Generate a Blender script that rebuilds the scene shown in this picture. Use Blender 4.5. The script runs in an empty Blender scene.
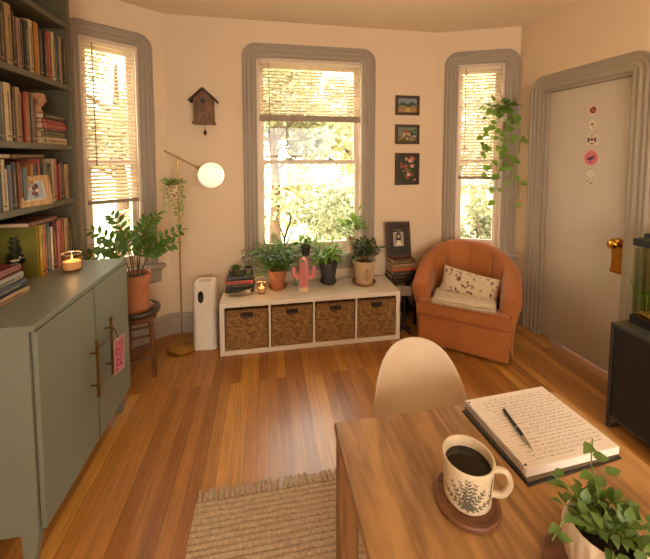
import bpy, bmesh, math, random
from math import sin, cos, pi, radians, atan2, hypot, sqrt, exp
from mathutils import Vector, Matrix, Quaternion, noise

scene = bpy.context.scene
COL = scene.collection
V = Vector

# ------------------------------------------------------------------ camera
cam_d = bpy.data.cameras.new('camera')
cam = bpy.data.objects.new('camera', cam_d)
COL.objects.link(cam)
cam.location = (0, 0, 1.56)
cam.rotation_euler = (radians(90 - 3.5), 0, radians(-10))
cam_d.sensor_width = 36
cam_d.lens = 335 / 650 * 36
cam_d.shift_y = -0.157
cam_d.clip_start = 0.02
scene.camera = cam

# ------------------------------------------------------------------ view
scene.view_settings.view_transform = 'Standard'
scene.view_settings.look = 'None'
scene.view_settings.exposure = -0.36
scene.view_settings.gamma = 1
scene.view_settings.use_curve_mapping = False

# ------------------------------------------------------------------ world: hazy warm daylight
world = bpy.data.worlds.new('world')
scene.world = world
world.use_nodes = True
wn = world.node_tree
bg = wn.nodes['Background']
bg.inputs[0].default_value = (1.0, 0.925, 0.805, 1)
bg.inputs[1].default_value = 13.0

def light(name, kind, loc, energy, color, rot=(0, 0, 0), **kw):
    d = bpy.data.lights.new(name, kind)
    d.energy = energy
    d.color = color
    for k, v in kw.items():
        setattr(d, k, v)
    o = bpy.data.objects.new(name, d)
    o.location = loc
    o.rotation_euler = rot
    COL.objects.link(o)
    return o

# sun high behind the house: it lights the trees, never the room
light('sun', 'SUN', (0, -5, 10), 20.0, (1.0, 0.93, 0.78), (radians(48), 0, radians(-25)), angle=radians(2))
# added fill light, aimed in through the made-up window behind the viewer
light('added_back_fill', 'AREA', (0.6, -2.30, 1.6), 6, (1.0, 0.83, 0.62), (radians(90), 0, 0),
      shape='RECTANGLE', size=2.6, size_y=1.5)
# added warm spot, aimed up behind the viewer to brighten the ceiling
light('added_ceiling_fill', 'SPOT', (1.5, -0.6, 1.80), 72, (1.0, 0.80, 0.54), (radians(180), 0, 0), shadow_soft_size=0.10, spot_size=radians(165), spot_blend=0.6)

# ------------------------------------------------------------------ materials
MATS = {}
def rgb(h):
    h = h.lstrip('#')
    c = [int(h[i:i + 2], 16) / 255 for i in (0, 2, 4)]
    return tuple((x / 12.92 if x <= 0.04045 else ((x + 0.055) / 1.055) ** 2.4) for x in c) + (1,)

def mat(name, color, rough=0.6, metal=0.0, var=0.12, scale=12, bump=0.0, bscale=60, coat=0.0, stretch=None,
        transl=0.0, emit=None, estr=0.0, sheen=0.0, spec=0.5):
    if name in MATS:
        return MATS[name]
    m = bpy.data.materials.new(name)
    m.use_nodes = True
    nt = m.node_tree
    p = nt.nodes['Principled BSDF']
    c = rgb(color) if isinstance(color, str) else color
    tc = nt.nodes.new('ShaderNodeTexCoord')
    mp = nt.nodes.new('ShaderNodeMapping')
    nt.links.new(tc.outputs['Object'], mp.inputs['Vector'])
    if stretch:
        mp.inputs['Scale'].default_value = stretch
    nz = nt.nodes.new('ShaderNodeTexNoise')
    nz.inputs['Scale'].default_value = scale
    nz.inputs['Detail'].default_value = 4
    nt.links.new(mp.outputs[0], nz.inputs['Vector'])
    cr = nt.nodes.new('ShaderNodeValToRGB')
    cr.color_ramp.elements[0].position = 0.3
    cr.color_ramp.elements[1].position = 0.7
    cr.color_ramp.elements[0].color = tuple(x * (1 - var) for x in c[:3]) + (1,)
    cr.color_ramp.elements[1].color = tuple(min(1, x * (1 + var)) for x in c[:3]) + (1,)
    nt.links.new(nz.outputs['Fac'], cr.inputs[0])
    nt.links.new(cr.outputs[0], p.inputs['Base Color'])
    p.inputs['Roughness'].default_value = rough
    p.inputs['Metallic'].default_value = metal
    p.inputs['Coat Weight'].default_value = coat
    p.inputs['Sheen Weight'].default_value = sheen
    p.inputs['Specular IOR Level'].default_value = spec
    if emit:
        p.inputs['Emission Color'].default_value = rgb(emit)
        p.inputs['Emission Strength'].default_value = estr
    if bump:
        n2 = nt.nodes.new('ShaderNodeTexNoise')
        n2.inputs['Scale'].default_value = bscale
        n2.inputs['Detail'].default_value = 3
        nt.links.new(mp.outputs[0], n2.inputs['Vector'])
        b = nt.nodes.new('ShaderNodeBump')
        b.inputs['Strength'].default_value = bump
        b.inputs['Distance'].default_value = 0.01
        nt.links.new(n2.outputs['Fac'], b.inputs['Height'])
        nt.links.new(b.outputs[0], p.inputs['Normal'])
    if transl:
        t = nt.nodes.new('ShaderNodeBsdfTranslucent')
        nt.links.new(cr.outputs[0], t.inputs['Color'])
        mx = nt.nodes.new('ShaderNodeMixShader')
        mx.inputs[0].default_value = transl
        nt.links.new(p.outputs[0], mx.inputs[1])
        nt.links.new(t.outputs[0], mx.inputs[2])
        nt.links.new(mx.outputs[0], nt.nodes['Material Output'].inputs['Surface'])
    MATS[name] = m
    return m

def glass(name, tint=(1, 1, 1, 1), refl=0.08):
    if name in MATS:
        return MATS[name]
    m = bpy.data.materials.new(name)
    m.use_nodes = True
    nt = m.node_tree
    nt.nodes.remove(nt.nodes['Principled BSDF'])
    t = nt.nodes.new('ShaderNodeBsdfTransparent'); t.inputs[0].default_value = tint
    g = nt.nodes.new('ShaderNodeBsdfGlossy'); g.inputs['Roughness'].default_value = 0.02
    fc = nt.nodes.new('ShaderNodeLayerWeight'); fc.inputs[0].default_value = 0.5
    pw_ = nt.nodes.new('ShaderNodeMath'); pw_.operation = 'POWER'; pw_.inputs[1].default_value = 4.0
    nt.links.new(fc.outputs['Facing'], pw_.inputs[0])
    lw = nt.nodes.new('ShaderNodeMath'); lw.operation = 'MULTIPLY_ADD'; lw.inputs[1].default_value = 0.45 * refl / 0.08; lw.inputs[2].default_value = 0.03 * refl / 0.08
    nt.links.new(pw_.outputs[0], lw.inputs[0])
    mx = nt.nodes.new('ShaderNodeMixShader')
    nt.links.new(lw.outputs[0], mx.inputs[0])
    nt.links.new(t.outputs[0], mx.inputs[1]); nt.links.new(g.outputs[0], mx.inputs[2])
    nt.links.new(mx.outputs[0], nt.nodes['Material Output'].inputs['Surface'])
    MATS[name] = m
    return m

def wood(name, dark, lightc, rough=0.45, axis='Y', scale=9, coat=0.0, bump=0.05, ring=2.2, knots=False):
    """straight-grained wood: noise stretched along an axis"""
    if name in MATS:
        return MATS[name]
    m = bpy.data.materials.new(name); m.use_nodes = True
    nt = m.node_tree; p = nt.nodes['Principled BSDF']
    tc = nt.nodes.new('ShaderNodeTexCoord'); mp = nt.nodes.new('ShaderNodeMapping')
    s = {'X': (0.12, 1, 1), 'Y': (1, 0.12, 1), 'Z': (1, 1, 0.12)}[axis]
    mp.inputs['Scale'].default_value = s
    nt.links.new(tc.outputs['Object'], mp.inputs[0])
    n = nt.nodes.new('ShaderNodeTexNoise'); n.inputs['Scale'].default_value = scale; n.inputs['Detail'].default_value = 6
    n.inputs['Distortion'].default_value = 0.6
    nt.links.new(mp.outputs[0], n.inputs['Vector'])
    mul = nt.nodes.new('ShaderNodeMath'); mul.operation = 'MULTIPLY'; mul.inputs[1].default_value = 5.0 * ring
    nt.links.new(n.outputs['Fac'], mul.inputs[0])
    fr = nt.nodes.new('ShaderNodeMath'); fr.operation = 'PINGPONG'; fr.inputs[1].default_value = 1.0
    nt.links.new(mul.outputs[0], fr.inputs[0])
    n2 = nt.nodes.new('ShaderNodeTexNoise'); n2.inputs['Scale'].default_value = scale * 14; n2.inputs['Detail'].default_value = 3
    nt.links.new(mp.outputs[0], n2.inputs['Vector'])
    mixf = nt.nodes.new('ShaderNodeMath'); mixf.operation = 'MULTIPLY_ADD'; mixf.inputs[1].default_value = 0.55
    nt.links.new(fr.outputs[0], mixf.inputs[0]);
    m3 = nt.nodes.new('ShaderNodeMath'); m3.operation = 'MULTIPLY'; m3.inputs[1].default_value = 0.5
    nt.links.new(n2.outputs['Fac'], m3.inputs[0]); nt.links.new(m3.outputs[0], mixf.inputs[2])
    cr = nt.nodes.new('ShaderNodeValToRGB')
    cr.color_ramp.elements[0].color = rgb(dark); cr.color_ramp.elements[1].color = rgb(lightc)
    cr.color_ramp.elements[0].position = 0.1; cr.color_ramp.elements[1].position = 0.75
    nt.links.new(mixf.outputs[0], cr.inputs[0]); nt.links.new(cr.outputs[0], p.inputs['Base Color'])
    p.inputs['Roughness'].default_value = rough; p.inputs['Coat Weight'].default_value = coat
    p.inputs['Coat Roughness'].default_value = 0.2
    b = nt.nodes.new('ShaderNodeBump'); b.inputs['Strength'].default_value = bump; b.inputs['Distance'].default_value = 0.005
    nt.links.new(mixf.outputs[0], b.inputs['Height']); nt.links.new(b.outputs[0], p.inputs['Normal'])
    MATS[name] = m
    return m

def floor_mat():
    m = bpy.data.materials.new('oak_strip_floor'); m.use_nodes = True
    nt = m.node_tree; p = nt.nodes['Principled BSDF']; L = nt.links
    tc = nt.nodes.new('ShaderNodeTexCoord'); mp = nt.nodes.new('ShaderNodeMapping')
    mp.inputs['Rotation'].default_value = (0, 0, radians(90))
    L.new(tc.outputs['Object'], mp.inputs[0])
    br = nt.nodes.new('ShaderNodeTexBrick')
    br.inputs['Scale'].default_value = 1.0
    br.inputs['Brick Width'].default_value = 2.3
    br.inputs['Row Height'].default_value = 0.064
    br.inputs['Mortar Size'].default_value = 0.0008
    br.inputs['Mortar Smooth'].default_value = 0.2
    br.inputs['Bias'].default_value = 0.0
    br.offset = 0.37; br.offset_frequency = 3
    br.inputs['Color1'].default_value = (0, 0, 0, 1); br.inputs['Color2'].default_value = (1, 1, 1, 1)
    br.inputs['Mortar'].default_value = (0.5, 0.5, 0.5, 1)
    L.new(mp.outputs[0], br.inputs['Vector'])
    ramp = nt.nodes.new('ShaderNodeValToRGB')
    e = ramp.color_ramp.elements
    e[0].color = rgb('#875423'); e[1].color = rgb('#bd853d')
    for pos, c in ((0.3, '#965f2a'), (0.55, '#a36b2f'), (0.8, '#af7636')):
        x = e.new(pos); x.color = rgb(c)
    L.new(br.outputs['Color'], ramp.inputs[0])
    mg = nt.nodes.new('ShaderNodeMapping'); mg.inputs['Scale'].default_value = (1, 0.06, 1)
    L.new(tc.outputs['Object'], mg.inputs[0])
    # shift the grain per board
    ng = nt.nodes.new('ShaderNodeTexNoise'); ng.inputs['Scale'].default_value = 70; ng.inputs['Detail'].default_value = 5
    add = nt.nodes.new('ShaderNodeVectorMath'); add.operation = 'ADD'
    L.new(mg.outputs[0], add.inputs[0]); L.new(br.outputs['Color'], add.inputs[1]); L.new(add.outputs[0], ng.inputs['Vector'])
    gr = nt.nodes.new('ShaderNodeMapRange'); gr.inputs[1].default_value = 0.3; gr.inputs[2].default_value = 0.7
    gr.inputs[3].default_value = 0.78; gr.inputs[4].default_value = 1.18
    L.new(ng.outputs['Fac'], gr.inputs[0])
    mx = nt.nodes.new('ShaderNodeVectorMath'); mx.operation = 'SCALE'
    L.new(ramp.outputs[0], mx.inputs[0]); L.new(gr.outputs[0], mx.inputs['Scale'])
    dk = nt.nodes.new('ShaderNodeMix'); dk.data_type = 'RGBA'
    L.new(br.outputs['Fac'], dk.inputs['Factor'])
    L.new(mx.outputs[0], dk.inputs[6]); dk.inputs[7].default_value = rgb('#5a3216')
    L.new(dk.outputs[2], p.inputs['Base Color'])
    p.inputs['Roughness'].default_value = 0.34
    p.inputs['Coat Weight'].default_value = 0.25; p.inputs['Coat Roughness'].default_value = 0.22
    b = nt.nodes.new('ShaderNodeBump'); b.inputs['Strength'].default_value = 0.25; b.inputs['Distance'].default_value = 0.002
    b.invert = True
    L.new(br.outputs['Fac'], b.inputs['Height']); L.new(b.outputs[0], p.inputs['Normal'])
    return m

def wicker_mat():
    m = bpy.data.materials.new('woven_seagrass'); m.use_nodes = True
    nt = m.node_tree; p = nt.nodes['Principled BSDF']; L = nt.links
    tc = nt.nodes.new('ShaderNodeTexCoord')
    br = nt.nodes.new('ShaderNodeTexBrick')
    mp = nt.nodes.new('ShaderNodeMapping')
    mp.inputs['Rotation'].default_value = (radians(90), 0, 0)
    L.new(tc.outputs['Object'], mp.inputs[0]); L.new(mp.outputs[0], br.inputs['Vector'])
    br.inputs['Scale'].default_value = 1; br.inputs['Brick Width'].default_value = 0.017; br.inputs['Row Height'].default_value = 0.0095
    br.inputs['Mortar Size'].default_value = 0.0018; br.inputs['Mortar Smooth'].default_value = 0.6
    br.inputs['Color1'].default_value = rgb('#7a5026'); br.inputs['Color2'].default_value = rgb('#c4965a')
    br.inputs['Mortar'].default_value = rgb('#3a200c')
    n = nt.nodes.new('ShaderNodeTexNoise'); n.inputs['Scale'].default_value = 260
    L.new(tc.outputs['Object'], n.inputs['Vector'])
    mx = nt.nodes.new('ShaderNodeMix'); mx.data_type = 'RGBA'; mx.blend_type = 'MULTIPLY'; mx.inputs[0].default_value = 0.6
    L.new(br.outputs['Color'], mx.inputs[6]); L.new(n.outputs['Color'], mx.inputs[7])
    sc = nt.nodes.new('ShaderNodeVectorMath'); sc.operation = 'SCALE'; sc.inputs['Scale'].default_value = 1.5
    L.new(mx.outputs[2], sc.inputs[0]); L.new(sc.outputs[0], p.inputs['Base Color'])
    p.inputs['Roughness'].default_value = 0.75
    b = nt.nodes.new('ShaderNodeBump'); b.inputs['Strength'].default_value = 0.8; b.inputs['Distance'].default_value = 0.004; b.invert = True
    L.new(br.outputs['Fac'], b.inputs['Height']); L.new(b.outputs[0], p.inputs['Normal'])
    return m

# ------------------------------------------------------------------ mesh builder
class MB:
    def __init__(s):
        s.v = []; s.f = []; s.m = []
    def add(s, vs, fs, mi=0, M=None):
        o = len(s.v)
        if M is not None:
            vs = [M @ V(p) for p in vs]
        s.v += [tuple(p) for p in vs]
        s.f += [tuple(i + o for i in f) for f in fs]
        s.m += [mi] * len(fs)
        return s
    def box(s, lo, hi, mi=0, M=None):
        x0, y0, z0 = lo; x1, y1, z1 = hi
        vs = [(x0, y0, z0), (x1, y0, z0), (x1, y1, z0), (x0, y1, z0), (x0, y0, z1), (x1, y0, z1), (x1, y1, z1), (x0, y1, z1)]
        return s.add(vs, [(3, 2, 1, 0), (4, 5, 6, 7), (0, 1, 5, 4), (1, 2, 6, 5), (2, 3, 7, 6), (3, 0, 4, 7)], mi, M)
    def lathe(s, prof, seg=28, c=(0, 0, 0), mi=0, M=None, fn=None):
        """prof: (r,z) list; closed at the ends when r == 0"""
        vs = []; fs = []
        n = len(prof)
        for r, z in prof:
            for k in range(seg):
                a = 2 * pi * k / seg
                rr = r * (fn(a, z) if fn else 1)
                vs.append((c[0] + rr * cos(a), c[1] + rr * sin(a), c[2] + z))
        for i in range(n - 1):
            for k in range(seg):
                a = i * seg + k; b = i * seg + (k + 1) % seg
                fs.append((a, b, b + seg, a + seg))
        return s.add(vs, fs, mi, M)
    def tube(s, pts, r, seg=8, mi=0, M=None, cap=True):
        pts = [V(p) for p in pts]
        n = len(pts)
        rs = r if isinstance(r, (list, tuple)) else [r] * n
        vs = []; fs = []
        t0 = (pts[1] - pts[0]).normalized()
        u = t0.orthogonal().normalized()
        for i in range(n):
            t = (pts[min(i + 1, n - 1)] - pts[max(i - 1, 0)])
            t = t.normalized() if t.length > 1e-9 else t0
            u = (u - t * u.dot(t))
            u = u.normalized() if u.length > 1e-6 else t.orthogonal().normalized()
            w = t.cross(u)
            for k in range(seg):
                a = 2 * pi * k / seg
                vs.append(pts[i] + (u * cos(a) + w * sin(a)) * rs[i])
        for i in range(n - 1):
            for k in range(seg):
                a = i * seg + k; b = i * seg + (k + 1) % seg
                fs.append((a, b, b + seg, a + seg))
        if cap:
            fs.append(tuple(range(seg - 1, -1, -1))); fs.append(tuple((n - 1) * seg + k for k in range(seg)))
        return s.add(vs, fs, mi, M)
    def bar(s, p, q, r, seg=8, mi=0):
        return s.tube([p, q], r, seg, mi)
    def grid(s, fn, nu, nv, mi=0, cu=False, cv=False, M=None):
        vs = [fn(i / (nu if cu else nu - 1), j / (nv if cv else nv - 1)) for i in range(nu) for j in range(nv)]
        fs = []
        for i in range(nu if cu else nu - 1):
            for j in range(nv if cv else nv - 1):
                a = i * nv + j; b = ((i + 1) % nu) * nv + j
                a2 = i * nv + (j + 1) % nv; b2 = ((i + 1) % nu) * nv + (j + 1) % nv
                fs.append((a, b, b2, a2))
        return s.add(vs, fs, mi, M)
    def ball(s, c, r, seg=16, mi=0, M=None):
        rx, ry, rz = r if isinstance(r, (list, tuple)) else (r, r, r)
        n = seg // 2
        def fn(u, v):
            a = 2 * pi * u; b = pi * (v - 0.5)
            return (c[0] + rx * cos(b) * cos(a), c[1] + ry * cos(b) * sin(a), c[2] + rz * sin(b))
        return s.grid(fn, seg, n + 1, mi, cu=True, M=M)
    def prism(s, poly, z0, z1, mi=0, M=None):
        """poly in xy, extruded along z"""
        n = len(poly)
        vs = [(x, y, z0) for x, y in poly] + [(x, y, z1) for x, y in poly]
        fs = [tuple(range(n - 1, -1, -1)), tuple(range(n, 2 * n))]
        fs += [(i, (i + 1) % n, n + (i + 1) % n, n + i) for i in range(n)]
        return s.add(vs, fs, mi, M)
    def leaf(s, p, d, n, L, W, curl=0.25, mi=0, heart=False, fold=0.12):
        p = V(p); d = V(d).normalized(); n = V(n)
        n = n - d * n.dot(d)
        n = n.normalized() if n.length > 1e-6 else d.orthogonal().normalized()
        sd = d.cross(n)
        if heart:
            st = ((0.0, 0.12, -0.06), (0.22, 0.5, 0.0), (0.55, 0.42, 0), (0.82, 0.17, 0), (1.0, 0.0, 0))
        else:
            st = ((0.0, 0.03, 0), (0.25, 0.36, 0), (0.5, 0.5, 0), (0.78, 0.32, 0), (1.0, 0.0, 0))
        vs = []
        for t, w, b in st:
            mid = p + d * (L * t) - n * (curl * L * t * t)
            e = n * (fold * W * (w / 0.5))
            bb = d * (b * L)
            vs += [mid + sd * (w * W) + e + bb, mid, mid - sd * (w * W) + e + bb]
        fs = []
        for i in range(4):
            a = 3 * i
            if i < 3:
                fs += [(a, a + 1, a + 4, a + 3), (a + 1, a + 2, a + 5, a + 4)]
            else:
                fs += [(a, a + 1, a + 4), (a + 1, a + 2, a + 4)]
        return s.add(vs, fs, mi)
    def build(s, name, mats, parent=None, loc=(0, 0, 0), rot=(0, 0, 0), bevel=0.0, angle=38, seg=2, solid=0.0, weld=False, subsurf=0):
        me = bpy.data.meshes.new(name)
        me.from_pydata(s.v, [], s.f)
        if not isinstance(mats, (list, tuple)):
            mats = [mats]
        for m in mats:
            me.materials.append(m)
        me.polygons.foreach_set('material_index', s.m)
        me.polygons.foreach_set('use_smooth', [True] * len(s.f))
        if weld:
            b = bmesh.new(); b.from_mesh(me)
            bmesh.ops.remove_doubles(b, verts=b.verts, dist=1e-5)
            b.to_mesh(me); b.free()
        me.update()
        me.set_sharp_from_angle(angle=radians(angle))
        o = bpy.data.objects.new(name, me)
        COL.objects.link(o)
        o.location = loc; o.rotation_euler = rot
        if parent:
            o.parent = parent
        if solid:
            md = o.modifiers.new('thickness', 'SOLIDIFY'); md.thickness = solid
        if bevel:
            md = o.modifiers.new('bevel', 'BEVEL'); md.width = bevel; md.segments = seg; md.limit_method = 'ANGLE'; md.angle_limit = radians(40)
            md.harden_normals = False
        if subsurf:
            md = o.modifiers.new('subsurf', 'SUBSURF'); md.levels = subsurf; md.render_levels = subsurf
        return o

LABELS = {}
def tag(o, label, cat, group=None, kind=None):
    o['label'] = label; o['category'] = cat
    if group: o['group'] = group
    if kind: o['kind'] = kind
    LABELS.setdefault(label, []).append(o.name)
    return o
def empty(name, loc=(0, 0, 0), rz=0.0, label=None, cat=None, group=None):
    o = bpy.data.objects.new(name, None)
    o.empty_display_size = 0.1
    o.location = loc; o.rotation_euler = (0, 0, rz)
    COL.objects.link(o)
    if label: tag(o, label, cat, group)
    return o
def st(o):
    o['kind'] = 'structure'
    return o
def dup(root):
    r = root.copy(); COL.objects.link(r)
    for ch in list(root.children):
        c = ch.copy(); COL.objects.link(c); c.parent = r
        for g in list(ch.children):
            e = g.copy(); COL.objects.link(e); e.parent = c
    return r

# palette
WALL = mat('wall_paint', '#dbc2a1', 0.85, var=0.02, scale=3, bump=0.03, bscale=150)
CEIL = mat('ceiling_paint', '#ead7b8', 0.9, var=0.015, scale=2)
TRIM = mat('greige_trim_paint', '#9c8d7b', 0.5, var=0.03, scale=5)
CREAM = mat('cream_window_paint', '#d8c4ad', 0.45, var=0.02)
SLAT = mat('blind_slat', '#efe2cf', 0.5, var=0.02, transl=0.5)
RAIL = mat('blind_rail', '#8f7a60', 0.5, var=0.02)
PANE = glass('window_glass', (0.98, 0.98, 0.96, 1))
BRASS = mat('aged_brass', '#b8924e', 0.28, metal=1.0, var=0.15)
BRASS2 = mat('dark_brass', '#7a5a30', 0.35, metal=1.0, var=0.2)
BLACK = mat('black_paint', '#15120f', 0.45, var=0.05)
TERRA = mat('terracotta', '#a5653d', 0.75, var=0.12, scale=10, bump=0.1)
SOIL = mat('soil', '#2c1c10', 0.95, var=0.4, scale=60, bump=0.8, bscale=80)
GREEN = mat('leaf_green', '#4c6b25', 0.42, var=0.3, scale=9, transl=0.3)
GREEN2 = mat('leaf_bright_green', '#77963a', 0.42, var=0.25, scale=9, transl=0.45)
GREEN3 = mat('leaf_dark_green', '#33491f', 0.42, var=0.3, scale=9, transl=0.22)
GREEN4 = mat('leaf_pale_green', '#8fa352', 0.5, var=0.25, scale=9, transl=0.35)
STEM = mat('stem_green', '#6b6a2e', 0.6, var=0.2)
TWIG = mat('woody_stem', '#5d4325', 0.8, var=0.2)

# ================================================================== ROOM
Lc = V((-0.84, 3.08)); Ac = V((1.66, 3.08)); Bc = V((2.325, 2.79))
LB = V((-1.44, 2.635)); RB = V((2.64, -2.1)); BL = V((-1.44, -2.1))
HC = 2.76
def frame_of(p, q):
    d = (q - p); rz = atan2(d.y, d.x)
    return (p.x, p.y, 0), rz, d.length

def wall(name, p, q, holes=(), ext=(0.0, 0.0), z1=HC + 0.05):
    loc, rz, Ln = frame_of(p, q)
    mb = MB(); T = 0.15
    x = -ext[0]
    for (a, b, z0, zt) in sorted(holes):
        mb.box((x, 0, 0), (a, T, z1))
        if z0 > 0: mb.box((a, 0, 0), (b, T, z0))
        mb.box((a, 0, zt), (b, T, z1))
        x = b
    mb.box((x, 0, 0), (Ln + ext[1], T, z1))
    return st(mb.build(name, WALL, None, loc, (0, 0, rz)))

ZB, ZT = 0.66, 2.44
WIN = {1: (LB, Lc, (0.152, 0.543)), 2: (Lc, Ac, (0.765, 1.742)), 3: (Ac, Bc, (0.188, 0.600))}
wall('wall_left', BL, LB, ext=(0.15, 0.02))
wall('wall_left_bay', LB, Lc, [(0.152, 0.543, ZB, ZT)], ext=(0.0, 0.0))
wall('wall_center', Lc, Ac, [(0.765, 1.742, ZB, ZT)], ext=(0.06, 0.06))
wall('wall_right_bay', Ac, Bc, [(0.188, 0.600, ZB, ZT)])
wall('wall_right', Bc, RB, [(0.275, 0.950, 0.0, 2.12)], ext=(0.04, 0.1))
wall('wall_back', RB, BL, [(0.8, 3.4, 0.8, 2.35)])
# ceiling & floor
room_poly = [(-1.62, -2.3), (2.9, -2.3), (2.9, 2.9), (2.36, 2.94), (1.72, 3.26), (-0.9, 3.26), (-1.62, 2.74)]
st(MB().prism(room_poly, HC, HC + 0.1).build('ceiling', CEIL))
st(MB().prism(room_poly, -0.1, 0.0).build('floor', floor_mat()))

# casing: ribbed flat trim with rounded outer top corners, swept around an opening
PROF = [(0.0, 0.0), (0.0, 0.022), (0.006, 0.030), (0.016, 0.030), (0.022, 0.022), (0.030, 0.020), (0.036, 0.026), (0.044, 0.028),
        (0.052, 0.024), (0.060, 0.018), (0.070, 0.018), (0.078, 0.024), (0.086, 0.024), (0.094, 0.017), (0.104, 0.015), (0.110, 0.018), (0.12, 0.018), (0.12, 0.0)]
def casing(parent, x0, x1, z0, z1, W=0.12, name='casing'):
    mb = MB()
    def path(d):
        pts = [(x0 - W + d, z0)]
        r = W - d
        cxl, cxr = x0, x1
        pts.append((x0 - W + d, z1))
        n = 8
        for k in range(1, n):
            a = pi - (pi / 2) * k / n
            pts.append((cxl + r * cos(a), z1 + r * sin(a)))
        pts.append((cxl, z1 + r))
        pts.append((cxr, z1 + r))
        for k in range(1, n):
            a = pi / 2 - (pi / 2) * k / n
            pts.append((cxr + r * cos(a), z1 + r * sin(a)))
        pts.append((x1 + W - d, z1)); pts.append((x1 + W - d, z0))
        return pts
    rows = [[(x, -h, z) for x, z in path(d * W / 0.12)] for d, h in PROF]
    n = len(rows[0]); vs = [p for r in rows for p in r]; fs = []
    for i in range(len(rows) - 1):
        for k in range(n - 1):
            a = i * n + k
            fs.append((a, a + n, a + n + 1, a + 1))
    fs.append(tuple(i * n for i in range(len(rows))))
    fs.append(tuple(i * n + n - 1 for i in range(len(rows) - 1, -1, -1)))
    mb.add(vs, fs)
    return mb.build(name, TRIM, parent, angle=30)

def window(idx, blind_z, wand_x, label):
    p, q, (x0, x1) = WIN[idx]
    loc, rz, Ln = frame_of(p, q)
    e = st(empty('window_%d' % idx, loc, rz))
    casing(e, x0, x1, ZB, ZT, W=0.104 if idx == 1 else 0.12)
    # jamb lining
    mb = MB(); t = 0.018
    mb.box((x0, 0.0, ZB), (x0 + t, 0.15, ZT)); mb.box((x1 - t, 0.0, ZB), (x1, 0.15, ZT)); mb.box((x0, 0.0, ZT - t), (x1, 0.15, ZT))
    mb.box((x0, 0.02, ZB - 0.02), (x1, 0.19, ZB + 0.012))
    # stops between the sashes
    for xx in (x0 + t, x1 - t - 0.012):
        mb.box((xx, 0.035, ZB), (xx + 0.012, 0.05, ZT)); mb.box((xx, 0.088, ZB), (xx + 0.012, 0.098, ZT))
    mb.build('jamb', CREAM, e, bevel=0.002)
    w = 0.042
    a, b = x0 + t, x1 - t
    zm = 1.512
    def sash(nm, ya, yb, z0, z1, br, tr):
        s = MB()
        s.box((a, ya, z0), (a + w, yb, z1)); s.box((b - w, ya, z0), (b, yb, z1))
        s.box((a + w, ya, z0), (b - w, yb, z0 + br)); s.box((a + w, ya, z1 - tr), (b - w, yb, z1))
        so = s.build(nm, CREAM, e, bevel=0.003)
        MB().box((a + w - .004, (ya + yb) / 2 - 0.002, z0 + br - .004), (b - w + .004, (ya + yb) / 2 + 0.002, z1 - tr + .004)).build('glass_pane', PANE, so)
        return so
    sash('upper_sash', 0.098, 0.130, zm - 0.02, ZT - t, 0.035, 0.05)
    lo = sash('lower_sash', 0.052, 0.086, ZB + 0.012, zm + 0.02, 0.075, 0.035)
    # latches on the meeting rail
    lk = MB()
    for fx in ((0.3, 0.7) if x1 - x0 > 0.6 else (0.5,)):
        xx = a + (b - a) * fx
        lk.box((xx - 0.03, 0.045, zm + 0.02), (xx + 0.03, 0.078, zm + 0.026)); lk.lathe([(0, 0.018), (0.012, 0.016), (0.014, 0.0)], 12, (xx, 0.06, zm + 0.026))
    lk.build('sash_lock', RAIL, lo)
    # interior sill (stool) with horns and moulded apron
    s = MB()
    s.box((x0 - 0.15, -0.085, ZB - 0.032), (x1 + 0.15, 0.03, ZB))
    s.build('window_sill', TRIM, e, bevel=0.010, seg=3)
    ap = MB()
    ap.box((x0 - 0.125, -0.030, ZB - 0.16), (x1 + 0.125, 0.0, ZB - 0.032)); ap.box((x0 - 0.13, -0.05, ZB - 0.06), (x1 + 0.13, 0.0, ZB - 0.032))
    ap.build('apron', TRIM, e, bevel=0.006, seg=2)
    # venetian blind (lifts away: its own thing)
    bl = empty('venetian_blind', loc, rz, label, 'blind', 'venetian blinds in the bay windows')
    xa, xb = a + 0.006, b - 0.006
    hb = MB().box((xa, 0.004, ZT - t - 0.035), (xb, 0.040, ZT - t - 0.002)).build('headrail', SLAT, bl, bevel=0.003)
    sl = MB(); z = blind_z + 0.045; top = ZT - t - 0.045
    tilt = radians(33)
    while z < top:
        hw = 0.0165
        pr = [(-hw, 0.0), (0, 0.0030), (hw, 0.0)]
        vs = []
        for xx in (xa + 0.002, xb - 0.002):
            for (yy, zz) in pr:
                y2 = 0.022 + yy * cos(tilt) - zz * sin(tilt); z2 = z + yy * sin(tilt) + zz * cos(tilt)
                vs.append((xx, y2, z2)); vs.append((xx, y2, z2 + 0.0008))
        fs = [(0, 2, 8, 6), (2, 4, 10, 8), (1, 7, 9, 3), (3, 9, 11, 5), (0, 6, 7, 1), (4, 5, 11, 10)]
        sl.add(vs, fs)
        z += 0.0285
    sl.build('slats', SLAT, bl, angle=50)
    MB().box((xa, 0.008, blind_z), (xb, 0.038, blind_z + (0.055 if idx == 2 else 0.028))).build('bottom_rail', RAIL, bl, bevel=0.004)
    for fx in ((0.12, 0.5, 0.88) if idx == 2 else (0.2, 0.8)):
        xx = xa + (xb - xa) * fx
        c = MB(); zt2 = ZT - t - 0.03
        c.tube([(xx, 0.007, zt2), (xx, 0.0055, blind_z + .03), (xx, 0.0065, blind_z - .002), (xx, 0.0395, blind_z - .002), (xx, 0.0405, blind_z + .03), (xx, 0.038, zt2)], 0.0011, 5)
        c.build('ladder_cord', mat('ladder_cord_cotton', '#c9b59a', 0.9), bl)
    MB().bar((wand_x, -0.004, ZT - t - 0.02), (wand_x + 0.003, -0.006, ZT - 0.82 if idx != 1 else ZT - 0.95), 0.0035, 8).build('tilt_wand', mat('wand_plastic', '#7d6545', 0.35), bl)

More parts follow.
